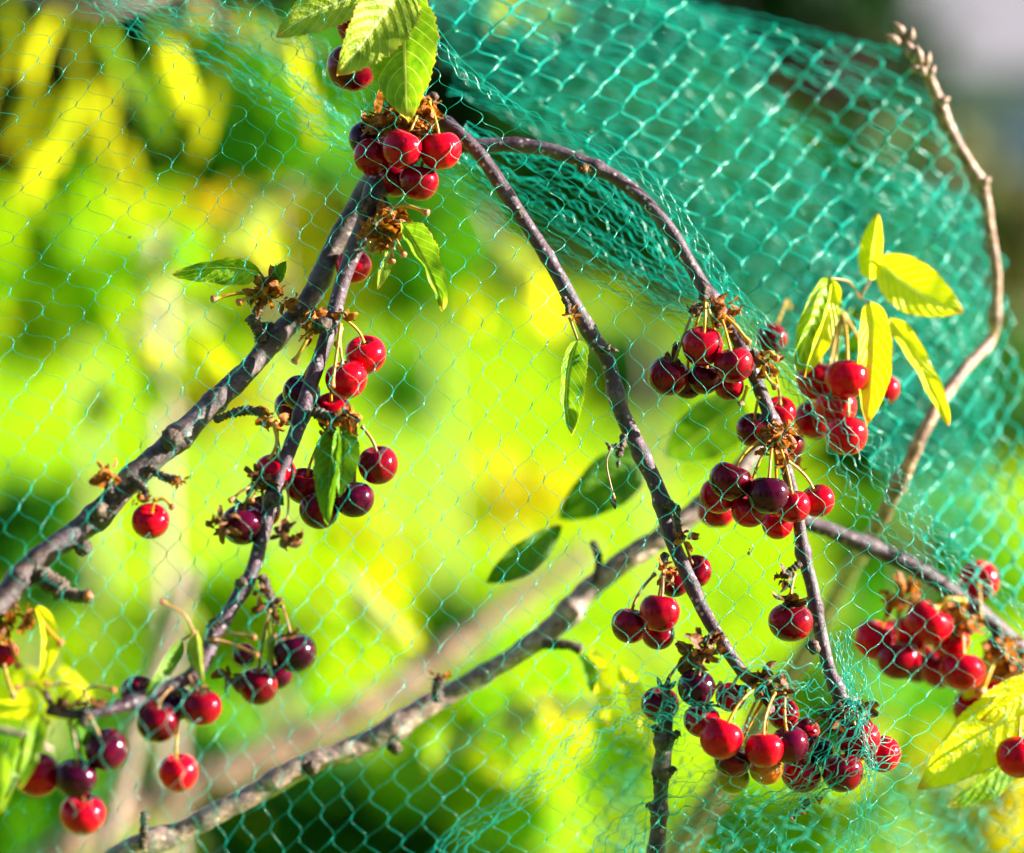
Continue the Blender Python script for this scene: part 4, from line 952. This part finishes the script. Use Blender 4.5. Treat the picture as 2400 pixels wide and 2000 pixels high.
cherry(1756, 1197, 41, 1.492, 'red', V_, 'wine-red cherry below the two large purple ones', G)
cherry(1682, 1163, 41, 1.498, 'red', V_, 'dark red cherry peeping out behind the largest purple one', G)
cherry(1822, 1230, 35, 1.512, 'bright', V_, 'orange-red cherry lowest in the middle bunch', G)
cherry(1680, 1200, 42, 1.58, 'red', (1700, 1120, 1.59), 'blurred red cherry in shadow behind the middle bunch', G)
cherry(1853, 1458, 50, 1.49, 'dark', (1862, 1345, 1.496), 'single dark cherry with a brown crown beside the arching branch', 'single cherries', 0.15, 'stem_gold', 11)

G = 'cherries low on the long purple branch'
X = (1558, 1335, 1.474)
cherry(1546, 1436, 45, 1.458, 'red', (1554, 1335, 1.474), 'glossy pinkish red cherry at the front of the trio', G, 0.05, 'stem_brown')
cherry(1476, 1466, 42, 1.465, 'red', (1535, 1345, 1.474), 'red cherry on the outer side of the trio', G, 0, 'stem_brown')
cherry(1543, 1489, 37, 1.475, 'red', X, 'red cherry underneath the other two of the trio', G, 0, 'stem_brown')
cherry(1630, 1340, 38, 1.505, 'red', (1600, 1265, 1.485), 'pink-red cherry half behind the long purple branch', G, 0, 'stem_brown')
cherry(1580, 1365, 36, 1.50, 'dark', (1585, 1280, 1.485), 'shaded maroon cherry behind stems beside the long purple branch', G, 0, 'stem_brown')
Y = (1800, 1605, 1.46); Z = (1660, 1525, 1.452)
cherry(1632, 1612, 43, 1.452, 'purple', Z, 'violet cherry directly under the hanging brown bracts', G, 0.05, 'stem_brown')
cherry(1547, 1652, 43, 1.475, 'dark', (1620, 1530, 1.455), 'dark cherry wrapped in net behind the knobbly twig tip', G, 0, 'stem_brown')
cherry(1645, 1690, 43, 1.458, 'red', (1690, 1600, 1.465), 'pink-red cherry on the outer shoulder of the lowest bunch', G, 0.05, 'stem_brown', 4)
cherry(1712, 1635, 34, 1.475, 'red', (1735, 1580, 1.462), 'red cherry between the violet cherry and the stems', G, 0, 'stem_brown')
cherry(1690, 1731, 49, 1.435, 'bright', (1770, 1612, 1.455), 'biggest bright red cherry at the front of the lowest bunch', G, 0.0)
cherry(1790, 1757, 44, 1.438, 'bright', (1815, 1625, 1.458), 'bright red cherry with a white patch, middle of the lowest bunch', G, 0.05)
cherry(1850, 1746, 45, 1.445, 'purple', (1838, 1625, 1.46), 'matt purple cherry beside the bright white-patched one', G, 0.0)
cherry(1718, 1825, 37, 1.465, 'olive', (1790, 1640, 1.47), 'unripe olive-yellow cherry at the bottom of its bunch', G)
cherry(1796, 1805, 38, 1.465, 'orange', (1805, 1640, 1.47), 'half-ripe orange and green cherry under the bright red ones', G)
cherry(1716, 1785, 40, 1.455, 'dark', (1780, 1630, 1.465), 'brownish red cherry between the biggest red and the olive one', G)
cherry(1836, 1675, 36, 1.478, 'dark', (1830, 1615, 1.465), 'dark cherry behind the drooping stems above the matt purple one', G)

G = 'cherries at the tip of the arching branch'
W_ = (1965, 1690, 1.485)
cherry(1878, 1818, 45, 1.478, 'bright', (1950, 1690, 1.482), 'light red cherry under the tip cluster beside a withered scrap', G, 0.05, 'stem_brown')
cherry(1975, 1811, 48, 1.472, 'dark', W_, 'large dark cherry tangled in looping net threads', G, 0.05, 'stem_brown')
cherry(2015, 1735, 47, 1.482, 'red', (1985, 1640, 1.485), 'red cherry showing its hollow and a curved green stem', G, 0.25)
cherry(2067, 1768, 43, 1.492, 'bright', (2005, 1670, 1.488), 'shiny red cherry at the outer end of the tip cluster', G, 0.0)
cherry(1916, 1762, 38, 1.492, 'purple', W_, 'dark purple cherry deep inside the tip cluster', G, 0, 'stem_brown')
cherry(1890, 1712, 30, 1.50, 'red', (1935, 1680, 1.492), 'small red cherry at the top of the tip cluster', G, 0, 'stem_brown')

G = 'blurred cherries under the yellow leaves'
K = (1975, 735, 1.585)
for (x, y, r, dd, m, lb) in [(1916, 893, 51, 1.555, 'bright', 'blurred red cherry nearest the net fold under the yellow leaves'), (1985, 888, 50, 1.550, 'bright', 'scarlet blurred cherry with a big white glint under the yellow leaves'),
        (1958, 955, 48, 1.555, 'bright', 'blurred cherry in the middle of the bunch under the yellow leaves'), (1984, 1020, 48, 1.540, 'bright', 'blurred red cherry lowest under the yellow leaves'),
        (1908, 985, 46, 1.575, 'red', 'shaded blurred cherry low in the bunch under the yellow leaves'), (2070, 915, 38, 1.590, 'red', 'blurred red cherry beyond the long drooping yellow leaf'),
        (1808, 795, 36, 1.595, 'dark', 'pinkish dark cherry just past the arching branch and its net')]:
    cherry(x, y, r, dd, m, K if x > 1850 else (1850, 720, 1.68), lb, G)

G = 'blurred cherries on the dark brown branch'
K = (2240, 1425, 1.60)
for (x, y, r, dd, m, lb, an) in [(2150, 1555, 44, 1.63, 'red', 'shaded red cherry filling the middle bottom of the blurred bunch', K), (2098, 1496, 42, 1.63, 'bright', 'red cherry second from the outer end of the blurred bunch', (2112, 1390, 1.61)), (2395, 1600, 40, 1.63, 'red', 'red cherry beyond the tan bracts at the frame edge', (2400, 1540, 1.62)),
        (2052, 1501, 47, 1.60, 'bright', 'soft red cherry outermost in the blurred bunch below the brown branch', (2110, 1390, 1.61)),
        (2175, 1460, 52, 1.585, 'bright', 'large red cherry topmost in the blurred bunch, with a round glint', (2225, 1400, 1.585)),
        (2107, 1548, 48, 1.60, 'red', 'maroon cherry low in the blurred bunch', (2115, 1400, 1.605)), (2228, 1503, 42, 1.605, 'bright', 'bright red cherry with a glint between two larger blurred ones', K),
        (2255, 1573, 48, 1.58, 'bright', 'red cherry lowest in the blurred bunch behind pale net threads', K), (2200, 1570, 42, 1.62, 'bright', 'scarlet cherry in the gap low in the blurred bunch', K),
        (2132, 1488, 42, 1.62, 'red', 'pinkish red cherry behind the blurred bunch stems', (2150, 1400, 1.61)), (2294, 1360, 44, 1.63, 'bright', 'lone bright cherry above the dark brown branch with a pale stem', (2300, 1450, 1.61)),
        (2345, 1528, 38, 1.63, 'red', 'red cherry behind tan bracts on the dark brown branch', (2345, 1470, 1.61)), (2322, 1603, 32, 1.63, 'red', 'small red cherry under the tan bracts', (2345, 1530, 1.60)),
        (2282, 1662, 46, 1.61, 'bright', 'red cherry just above the broad yellow-green leaves', (2335, 1550, 1.60)), (2386, 1775, 47, 1.53, 'bright', 'red cherry below the broad yellow-green leaves at the frame edge', (2420, 1660, 1.62))]:
    cherry(x, y, r * 1.04, dd, m, an, lb, G)

# no two fruits may run into each other: slide them apart in depth until the skins only touch
for it in range(60):
    for i in range(len(QUEUE)):
        a = QUEUE[i][0]
        for j in range(i + 1, len(QUEUE)):
            b = QUEUE[j][0]
            g2 = ((a[2] + b[2]) * 1.0) ** 2 - (a[0] - b[0]) ** 2 - (a[1] - b[1]) ** 2
            if g2 <= 0 or abs(a[3] - b[3]) > 0.06: continue
            need = math.sqrt(g2) * SENSOR / F_MM / 2400 * a[3] * (1.0 if min(a[3], b[3]) > 1.47 else 1.5) * 0.97
            gap = b[3] - a[3]
            if abs(gap) < need:
                sgn = 1 if gap > 0 or (gap == 0 and b[1] < a[1]) else -1
                mv = min((need - abs(gap)) / 2, 0.003)
                a[3] -= sgn * mv; b[3] += sgn * mv
for a, k in QUEUE:
    build_cherry(*a, **k)
# ------------------------------------------------------------------ the bird net
rn = np.random.default_rng(11)
def inpoly(x, y, poly):
    poly = np.asarray(poly, float); ins = np.zeros(x.shape, bool); j = len(poly) - 1
    for i in range(len(poly)):
        xi, yi = poly[i]; xj, yj = poly[j]
        c = ((yi > y) != (yj > y)) & (x < (xj - xi) * (y - yi) / (yj - yi + 1e-9) + xi)
        ins ^= c; j = i
    return ins

def idw(ctrl, xy, pw=1.6, soft=70.0):
    d2 = ((xy[..., None, :] - ctrl[:, :2]) ** 2).sum(-1) + soft ** 2
    w_ = d2 ** -pw
    return (w_[..., None] * ctrl[:, 2:]).sum(-2) / w_.sum(-1)[..., None]

def lattice(ctrl, seed_xy, ni, nj, jit=2.0, relax=60):
    """knots of a draped net: each row steps by the local mesh vectors a and b (pixels), depth follows the drape"""
    ctrl = np.asarray(ctrl, float)
    I0, I1 = ni; J0, J1 = nj
    Pxy = np.zeros((I1 - I0 + 1, J1 - J0 + 1, 2))
    oi, oj = -I0, -J0
    f = lambda p: idw(ctrl, p)
    Pxy[oi, oj] = seed_xy
    for i in range(oi + 1, I1 - I0 + 1): Pxy[i, oj] = Pxy[i - 1, oj] + f(Pxy[i - 1, oj])[0:2]
    for i in range(oi - 1, -1, -1): Pxy[i, oj] = Pxy[i + 1, oj] - f(Pxy[i + 1, oj])[0:2]
    for j in range(oj + 1, J1 - J0 + 1): Pxy[:, j] = Pxy[:, j - 1] + f(Pxy[:, j - 1])[:, 2:4]
    for j in range(oj - 1, -1, -1): Pxy[:, j] = Pxy[:, j + 1] - f(Pxy[:, j + 1])[:, 2:4]
    for _ in range(relax):
        A = f(Pxy); a, b = A[..., 0:2], A[..., 2:4]
        s = np.zeros_like(Pxy); c = np.zeros(Pxy.shape[:2])[..., None]
        s[1:] += Pxy[:-1] + (a[:-1] + a[1:]) / 2; c[1:] += 1
        s[:-1] += Pxy[1:] - (a[:-1] + a[1:]) / 2; c[:-1] += 1
        s[:, 1:] += Pxy[:, :-1] + (b[:, :-1] + b[:, 1:]) / 2; c[:, 1:] += 1
        s[:, :-1] += Pxy[:, 1:] - (b[:, :-1] + b[:, 1:]) / 2; c[:, :-1] += 1
        Pxy = 0.5 * Pxy + 0.5 * s / c
    Pxy = Pxy + rn.normal(0, jit, Pxy.shape)
    A = f(Pxy)
    return Pxy, A[..., 4], A[..., 0:2], A[..., 2:4]

KN = np.array([0, .045, .12, .24, .38, .5, .62, .76, .88, .955, 1.0])

def strands_mesh(name, px, rad_mm, prof, sides, parent, mat, label=None, clear=True):
    """px: (L, n, 3) pixel, pixel, depth samples of L strands"""
    L, n, _ = px.shape
    if clear:
        for (cx, cy, cr, cd) in CHERRIES:
            r2 = (px[..., 0] - cx) ** 2 + (px[..., 1] - cy) ** 2
            near = r2 < (cr * 1.12) ** 2
            if not near.any(): continue
            z = cd - np.sqrt(np.maximum(cr ** 2 * 1.02 - r2, 0)) * S(cd) - 0.0008
            m_ = near & (px[..., 2] < cd + 0.015)
            px[..., 2] = np.where(m_, np.minimum(px[..., 2], z), px[..., 2])
    X = PA(px)
    T = nrm(np.gradient(X, axis=1))
    sd_ = nrm(np.cross(T, VIEW)); up = np.cross(sd_, T)
    a = np.linspace(0, 2 * math.pi, sides, endpoint=False)
    r = rad_mm * 0.001 * prof
    r = np.broadcast_to(r, (L, n))
    V = X[:, :, None] + (sd_[:, :, None] * np.cos(a)[:, None] + up[:, :, None] * np.sin(a)[:, None]) * r[:, :, None, None]
    V = V.reshape(-1, 3)
    base = (np.arange(L) * n * sides)[:, None, None]; i = (np.arange(n - 1) * sides)[None, :, None]; j = np.arange(sides)[None, None]
    j2 = (j + 1) % sides
    q = np.stack([base + i + j, base + i + sides + j, base + i + sides + j2, base + i + j2], -1).reshape(-1, 4)
    me = mesh_np(name, V, q)
    o = link(name, me, mat, parent, X[0, 0])
    if label: o['label'] = label
    return o

def net_sheet(name, ctrl, seed_xy, ni, nj, poly, parent, label, rad=0.27, jit=2.0, sides=5, kblend=0.25, bulge=0.42, knots=KN, zj=0.002, knot=1.0, relax=60, pulls=0):
    Pxy, D, A, B = lattice(ctrl, seed_xy, ni, nj, jit, relax)
    for _ in range(pulls):
        c = np.array([rn.uniform(-100, 2400), rn.uniform(-100, 2100)]); dv = c - Pxy
        rr_ = np.linalg.norm(dv, axis=-1, keepdims=True); sg = rn.uniform(70, 170)
        Pxy = Pxy + dv / (rr_ + 1) * rn.uniform(6, 26) * (rr_ / sg) * np.exp(-(rr_ / sg) ** 2) * rn.choice([1, 1, -1])
    D = D + rn.normal(0, zj, D.shape)
    K = nrm(B + kblend * A)
    ok = inpoly(Pxy[..., 0], Pxy[..., 1], poly)
    out = []
    t = knots[:, None]
    for (si, sj) in ((1, 0), (0, 1)):
        p = (slice(0, Pxy.shape[0] - si), slice(0, Pxy.shape[1] - sj)); q = (slice(si, None), slice(sj, None))
        m_ = ok[p] & ok[q]
        p0, p3 = Pxy[p][m_], Pxy[q][m_]; k0, k3 = K[p][m_], K[q][m_]; d0, d3 = D[p][m_], D[q][m_]
        ln = np.linalg.norm(p3 - p0, axis=1, keepdims=True)
        h0 = ln * bulge * rn.uniform(0.8, 1.2, ln.shape); h3 = ln * bulge * rn.uniform(0.8, 1.2, ln.shape)
        p1, p2 = p0 + k0 * h0, p3 - k3 * h3
        xy = (1 - t) ** 3 * p0[:, None] + 3 * (1 - t) ** 2 * t * p1[:, None] + 3 * (1 - t) * t * t * p2[:, None] + t ** 3 * p3[:, None]
        zb = rn.normal(0, zj, len(d0))[:, None]
        dd = d0[:, None] * (1 - knots) + d3[:, None] * knots + zb * 4 * knots * (1 - knots)
        out.append(np.concatenate([xy, dd[..., None]], -1))
    px = np.concatenate(out)
    prof = 1 + 2.0 * knot * (np.exp(-(knots / 0.055) ** 2) + np.exp(-((1 - knots) / 0.055) ** 2))
    return strands_mesh(name, px, rad, prof, sides, parent, M['net'], label)

def net_bundle(name, line, n, parent, label, lam=46, rad=0.22, seed=0, loose=0.25, sides=5, zr=0.008):
    """netting gathered into a rope-like fold: n strands touching in turn; line: (x, y, depth, half width)"""
    r_ = np.random.default_rng(seed)
    a = np.asarray(line, float)
    L = np.linalg.norm(np.diff(a[:, :2], axis=0), axis=1).sum()
    m_ = int(L / 6.5)
    c = catmull(np.column_stack([a[:, 0], a[:, 1], a[:, 2] * 1000, a[:, 3]]), m_)
    s = np.linspace(0, L, m_)
    T = nrm(np.gradient(c[:, :2], axis=0)); N = np.stack([-T[:, 1], T[:, 0]], -1)
    px = []
    for k in range(n):
        base = (k + 0.5) / n * 2 - 1
        base = np.sign(base) * abs(base) ** 0.8
        drift = loose * (np.sin(s / 190 + r_.uniform(0, 6)) + 0.6 * np.sin(s / 83 + r_.uniform(0, 6)))
        wav = (0.75 + 0.5 * r_.random()) / n * np.sin(2 * math.pi * s / lam + k * math.pi + r_.normal(0, .35) + 0.6 * np.sin(s / 140 + k))
        off = (base + drift + wav * 1.1) * c[:, 3] + 3.2 * np.sin(2 * math.pi * s / lam * 1.0 + r_.uniform(0, 6))
        z = c[:, 2] / 1000 + zr * (np.sin(s / 70 + r_.uniform(0, 6)) * 0.6 + r_.uniform(-1, 1))
        px.append(np.concatenate([c[:, :2] + N * off[:, None], z[:, None]], -1))
    px = np.array(px)
    prof = 1 + 0.55 * np.maximum(0, np.cos(2 * math.pi * s / lam * 2)) ** 6
    return strands_mesh(name, px, rad, prof[None], sides, parent, M['net'], label)

NET = empty('bird_net', P(1100, 420, 1.49))
tag(NET, 'turquoise bird protection net draped over the cherry branches', 'bird net')

RIDGE = [(955, -420), (985, 0), (1030, 130), (1180, 250), (1260, 302), (1370, 366), (1440, 402), (1510, 450), (1625, 590), (1712, 705), (1760, 775), (1890, 880), (2010, 1000), (2110, 1180), (2260, 1380), (2420, 1520), (2700, 1760)]
CA = [
 (100, 60, 60, 34, -32, 45, 1.470), (100, 320, 61, 20, -42, 27, 1.470), (100, 450, 51, 42, -44, 34, 1.470), (400, 300, 57, 35, -26, 38, 1.472), (650, 300, 46, 55, -27, 44, 1.472),
 (700, 600, 38, 51, -25, 40, 1.472), (850, 340, 52, 46, -36, 36, 1.470), (100, 720, 61, 42, -32, 42, 1.455), (300, 900, 46, 56, -30, 42, 1.440), (100, 1050, 46, 48, -29, 44, 1.400), (100, 1250, 40, 53, -30, 46, 1.355),
 (450, 1250, 45, 52, -30, 42, 1.410), (850, 1100, 40, 56, -32, 44, 1.420), (300, 1750, 38, 64, -46, 46, 1.305), (900, 1860, 29, 72, -53, 50, 1.360), (600, 1550, 36, 60, -38, 44, 1.360), (1000, 500, 51, 46, -38, 32, 1.476),
 (1000, 800, 38, 62, -36, 44, 1.465), (1150, 1080, 36, 66, -33, 48, 1.462), (1300, 850, 40, 62, -40, 42, 1.470), (1400, 520, 52, 45, -42, 38, 1.482), (1560, 760, 42, 55, -36, 40, 1.470), (1700, 1000, 46, 42, -38, 38, 1.468),
 (1850, 1150, 44, 42, -38, 34, 1.468), (2000, 1200, 40, 50, -35, 27, 1.490), (1850, 1450, 40, 44, -34, 34, 1.462), (1550, 1300, 38, 54, -36, 42, 1.448), (1700, 1680, 34, 40, -34, 32, 1.425), (1950, 1800, 34, 38, -34, 30, 1.455),
 (2200, 1520, 46, 38, -36, 42, 1.545), (2250, 1900, 46, 36, -36, 30, 1.555), (1450, 1620, 34, 52, -36, 38, 1.430), (1200, 1650, 36, 60, -44, 48, 1.400), (1150, 250, 52, 44, -36, 34, 1.49), (700, 50, 60, 36, -34, 38, 1.475)]
net_sheet('net_curtain', CA, (238, 42), (-34, 62), (-34, 74), [(-500, -420)] + RIDGE + [(2700, 2350), (-500, 2350)], NET, 'open diamond mesh hanging in front of branches and cherries', rad=0.115, jit=2.6, pulls=26, zj=0.0025)

# the canopy that turns away from the ridge towards the twig
CB = [(1150, 120, 52.46, 46.16, -41.97, 37.77, 1.56), (1350, 60, 50.36, 44.07, -39.87, 39.87, 1.59), (1400, 300, 50.36, 46.16, -39.87, 39.87, 1.56), (1650, 150, 46.16, 48.26, -37.77, 41.97, 1.62), (1650, 450, 46.16, 46.16, -39.87, 39.87, 1.57), (1900, 200, 41.97, 50.36, -39.87, 46.16, 1.64), (2100, 250, 37.77, 37.77, -33.57, 37.77, 1.64), (1850, 650, 39.87, 46.16, -37.77, 44.07, 1.57), (2150, 600, 31.48, 44.07, -35.67, 37.77, 1.63), (2000, 950, 35.67, 48.26, -35.67, 39.87, 1.58), (2250, 1000, 29.38, 44.07, -31.48, 37.77, 1.63), (2250, 1300, 35.67, 41.97, -35.67, 35.67, 1.6), (1960, 110, 41.97, 23.08, -39.87, 41.97, 1.65), (2330, 400, 14, 46, -18, 44, 1.68), (2360, 650, 10, 46, -16, 44, 1.71), (2370, 900, 10, 46, -16, 44, 1.71), (2390, 1200, 12, 46, -16, 44, 1.7)]
CAN = [(960, -300), (1540, -12), (1650, 16), (1900, 78), (2100, 112), (2150, 170), (2215, 290), (2310, 440), (2360, 620), (2385, 760), (2410, 1000), (2430, 1300), (2490, 1600), (2400, 1500), (2240, 1375), (2095, 1180), (1995, 1000), (1870, 880), (1745, 770), (1695, 700), (1610, 590), (1500, 450), (1350, 360), (1170, 245), (1020, 130), (985, 0)]
net_sheet('net_canopy', CB, (1500, 300), (-26, 34), (-34, 40), CAN, NET, 'wavy turquoise rows of the canopy sloping away behind the arch', rad=0.5, jit=3.2, zj=0.004, sides=6)
K6 = np.array([0, .1, .3, .5, .7, .9, 1.0])
BACK = [(980, -60), (1540, -16), (1660, 14), (1800, 56), (1840, 250), (1960, 420), (2120, 400), (2290, 460), (2330, 700), (2345, 1000), (2300, 1330), (2100, 1200), (1990, 1020), (1740, 780), (1690, 710), (1600, 610), (1480, 460), (1330, 365), (1150, 260), (1010, 130)]
CC = [(1200, 200, 66, 22, -3, 9, 1.80), (1700, 350, 64, 26, -3, 9, 1.82), (2100, 300, 58, 22, -7, 12, 1.84), (2100, 900, 40, 38, -14, 20, 1.82), (1600, 650, 60, 34, -4, 9, 1.80)]
for k, (dz, sx, ji) in enumerate(((0.06, (1500, 300), 3.0), (0.20, (1510, 290), 4.0))):
    cc = np.array(CC); cc[:, 6] += dz; cc[:, 3] += k * 3
    net_sheet('net_back_layer', cc, sx, (-16, 22), (-110, 120), BACK, NET, 'closed-up netting seen as teal streaks behind the canopy' if k == 0 else None, rad=0.26, jit=ji, sides=4, knots=K6, zj=0.006, knot=0.5, relax=25)
CD = [(1900, 800, 40, 34, -26, 34, 1.74), (2200, 700, 32, 36, -24, 30, 1.78), (2150, 1150, 34, 30, -24, 30, 1.76)]
for k, sx in enumerate(((2100, 800), (2080, 830))):
    cc = np.array(CD); cc[:, 6] += k * 0.07
    net_sheet('net_crumpled_layer', cc, sx, (-26, 22), (-26, 26), [(1760, 700), (2000, 420), (2310, 440), (2340, 800), (2350, 1250), (2280, 1360), (2060, 1130), (1960, 1000)], NET, None, rad=0.29, jit=11, sides=5, zj=0.012, relax=15)

# gathered folds
net_bundle('net_fold', [(150, -60, 1.55, 30), (330, 40, 1.55, 40), (520, 120, 1.55, 48), (640, 200, 1.55, 44), (760, 285, 1.55, 36), (880, 350, 1.56, 30), (1030, 410, 1.56, 34), (1160, 485, 1.56, 40), (1290, 545, 1.555, 48), (1420, 620, 1.55, 50), (1540, 690, 1.545, 40), (1700, 760, 1.54, 24)], 13, NET, 'gathered turquoise fold running behind the top bunch', rad=0.17, seed=1, lam=60)
net_bundle('net_fold', [(380, -90, 1.57, 50), (520, 30, 1.57, 60), (700, 130, 1.57, 60), (820, 260, 1.57, 40), (1000, 330, 1.57, 30)], 6, NET, None, rad=0.17, seed=2, lam=70, loose=0.4)
net_bundle('net_fold', [(1070, 330, 1.555, 40), (1200, 400, 1.56, 62), (1330, 450, 1.56, 80), (1450, 540, 1.555, 80), (1560, 630, 1.55, 60), (1660, 700, 1.54, 34), (1720, 750, 1.53, 20)], 24, NET, None, rad=0.30, seed=3, lam=62, loose=0.3)
net_bundle('net_fold', [(1000, 50, 1.50, 10), (1075, 155, 1.505, 14), (1195, 242, 1.51, 14), (1305, 300, 1.51, 14), (1420, 360, 1.51, 14), (1525, 430, 1.51, 14), (1630, 560, 1.51, 14), (1718, 690, 1.515, 16), (1795, 785, 1.52, 20)], 5, NET, None, seed=4, lam=64, loose=0.5, zr=.004)
net_bundle('net_fold', [(1700, 712, 1.515, 16), (1800, 815, 1.525, 34), (1940, 970, 1.535, 56), (2080, 1150, 1.54, 66), (2220, 1330, 1.545, 50), (2320, 1430, 1.55, 44), (2440, 1545, 1.555, 44), (2560, 1650, 1.56, 44)], 10, NET, 'sparkling bundle of threads slanting down beside the drooping yellow leaves', rad=0.18, seed=5, lam=54, loose=0.28, zr=0.012)
net_bundle('net_fold', [(1560, -10, 1.66, 10), (1650, 22, 1.66, 12), (1900, 84, 1.66, 14), (2110, 125, 1.64, 12)], 7, NET, None, seed=6, lam=60, loose=0.4)
for k, ln in enumerate(([(1020, -30, 1.66, 34), (1250, 90, 1.66, 40), (1500, 190, 1.67, 44), (1800, 300, 1.68, 50), (2080, 420, 1.69, 40), (2320, 560, 1.70, 30)],
                        [(1060, 190, 1.64, 30), (1300, 270, 1.65, 44), (1550, 390, 1.66, 50), (1800, 520, 1.67, 50), (2050, 660, 1.68, 50), (2330, 860, 1.70, 30)],
                        [(1420, -20, 1.69, 20), (1650, 70, 1.69, 30), (1900, 160, 1.69, 34), (2120, 230, 1.69, 30), (2240, 330, 1.69, 20)])):
    net_bundle('net_fold', ln, 9, NET, 'sweeping crease across the canopy' if k == 0 else None, rad=0.26, seed=20 + k, lam=70, loose=0.5, zr=0.012)
# the tangled lower hem
net_bundle('net_tangle', [(1000, 2080, 1.38, 30), (1090, 1960, 1.39, 26), (1180, 1895, 1.395, 22), (1260, 1830, 1.40, 26), (1350, 1750, 1.41, 40), (1480, 1660, 1.425, 60), (1600, 1600, 1.43, 60)], 8, NET, 'tangled threads bunching round the lowest cherries', rad=0.16, seed=7, lam=58, loose=0.5)
net_bundle('net_tangle', [(1400, 2080, 1.46, 70), (1560, 1930, 1.46, 60), (1720, 1880, 1.455, 50), (1860, 1850, 1.455, 36), (1960, 1760, 1.45, 40), (2030, 1660, 1.46, 36), (1990, 1560, 1.475, 26)], 10, NET, None, rad=0.16, seed=8, lam=50, loose=0.6)
net_bundle('net_tangle', [(1700, 2080, 1.47, 60), (1770, 1980, 1.465, 46), (1850, 1900, 1.46, 30), (1930, 1850, 1.455, 24), (2010, 1780, 1.46, 50), (2080, 1720, 1.475, 60)], 9, NET, None, rad=0.16, seed=9, lam=46, loose=0.7)
net_bundle('net_tangle', [(1965, 1480, 1.48, 20), (1985, 1590, 1.475, 14), (2015, 1690, 1.465, 16), (2040, 1790, 1.462, 22), (2030, 1880, 1.462, 24), (2010, 1960, 1.47, 30), (1960, 2080, 1.48, 40)], 9, NET, None, rad=0.16, seed=10, lam=44, loose=0.6)
net_bundle('net_tangle', [(1500, 1720, 1.44, 60), (1640, 1640, 1.425, 60), (1760, 1600, 1.43, 50), (1900, 1650, 1.455, 50), (2000, 1640, 1.47, 30)], 7, NET, None, rad=0.16, seed=12, lam=52, loose=0.8)
CE = [(1300, 1900, 34, 40, -34, 36, 1.62), (1700, 1950, 34, 30, -30, 30, 1.60), (2100, 1850, 34, 34, -30, 30, 1.66), (2350, 1950, 36, 34, -30, 30, 1.68)]
net_sheet('net_crumpled_layer', CE, (1800, 1900), (-22, 26), (-22, 26), [(1380, 1720), (1560, 1680), (2050, 1860), (2300, 1700), (2600, 1900), (2600, 2200), (1300, 2200), (1330, 1900)], NET, None, rad=0.27, jit=12, sides=5, zj=0.012, relax=15)
cc = np.array(CE); cc[:, 6] += 0.16; cc[:, 2:6] *= 0.6
net_sheet('net_crumpled_layer', cc, (2100, 1950), (-26, 30), (-26, 30), [(2030, 1780), (2160, 1800), (2330, 1850), (2300, 2150), (1950, 2150)], NET, None, rad=0.27, jit=10, sides=4, zj=0.012, relax=15)
net_sheet('net_crumpled_layer', cc, (1450, 1950), (-26, 26), (-26, 26), [(1420, 1800), (1520, 1780), (1530, 2150), (1380, 2150)], NET, None, rad=0.27, jit=10, sides=4, zj=0.012, relax=15)
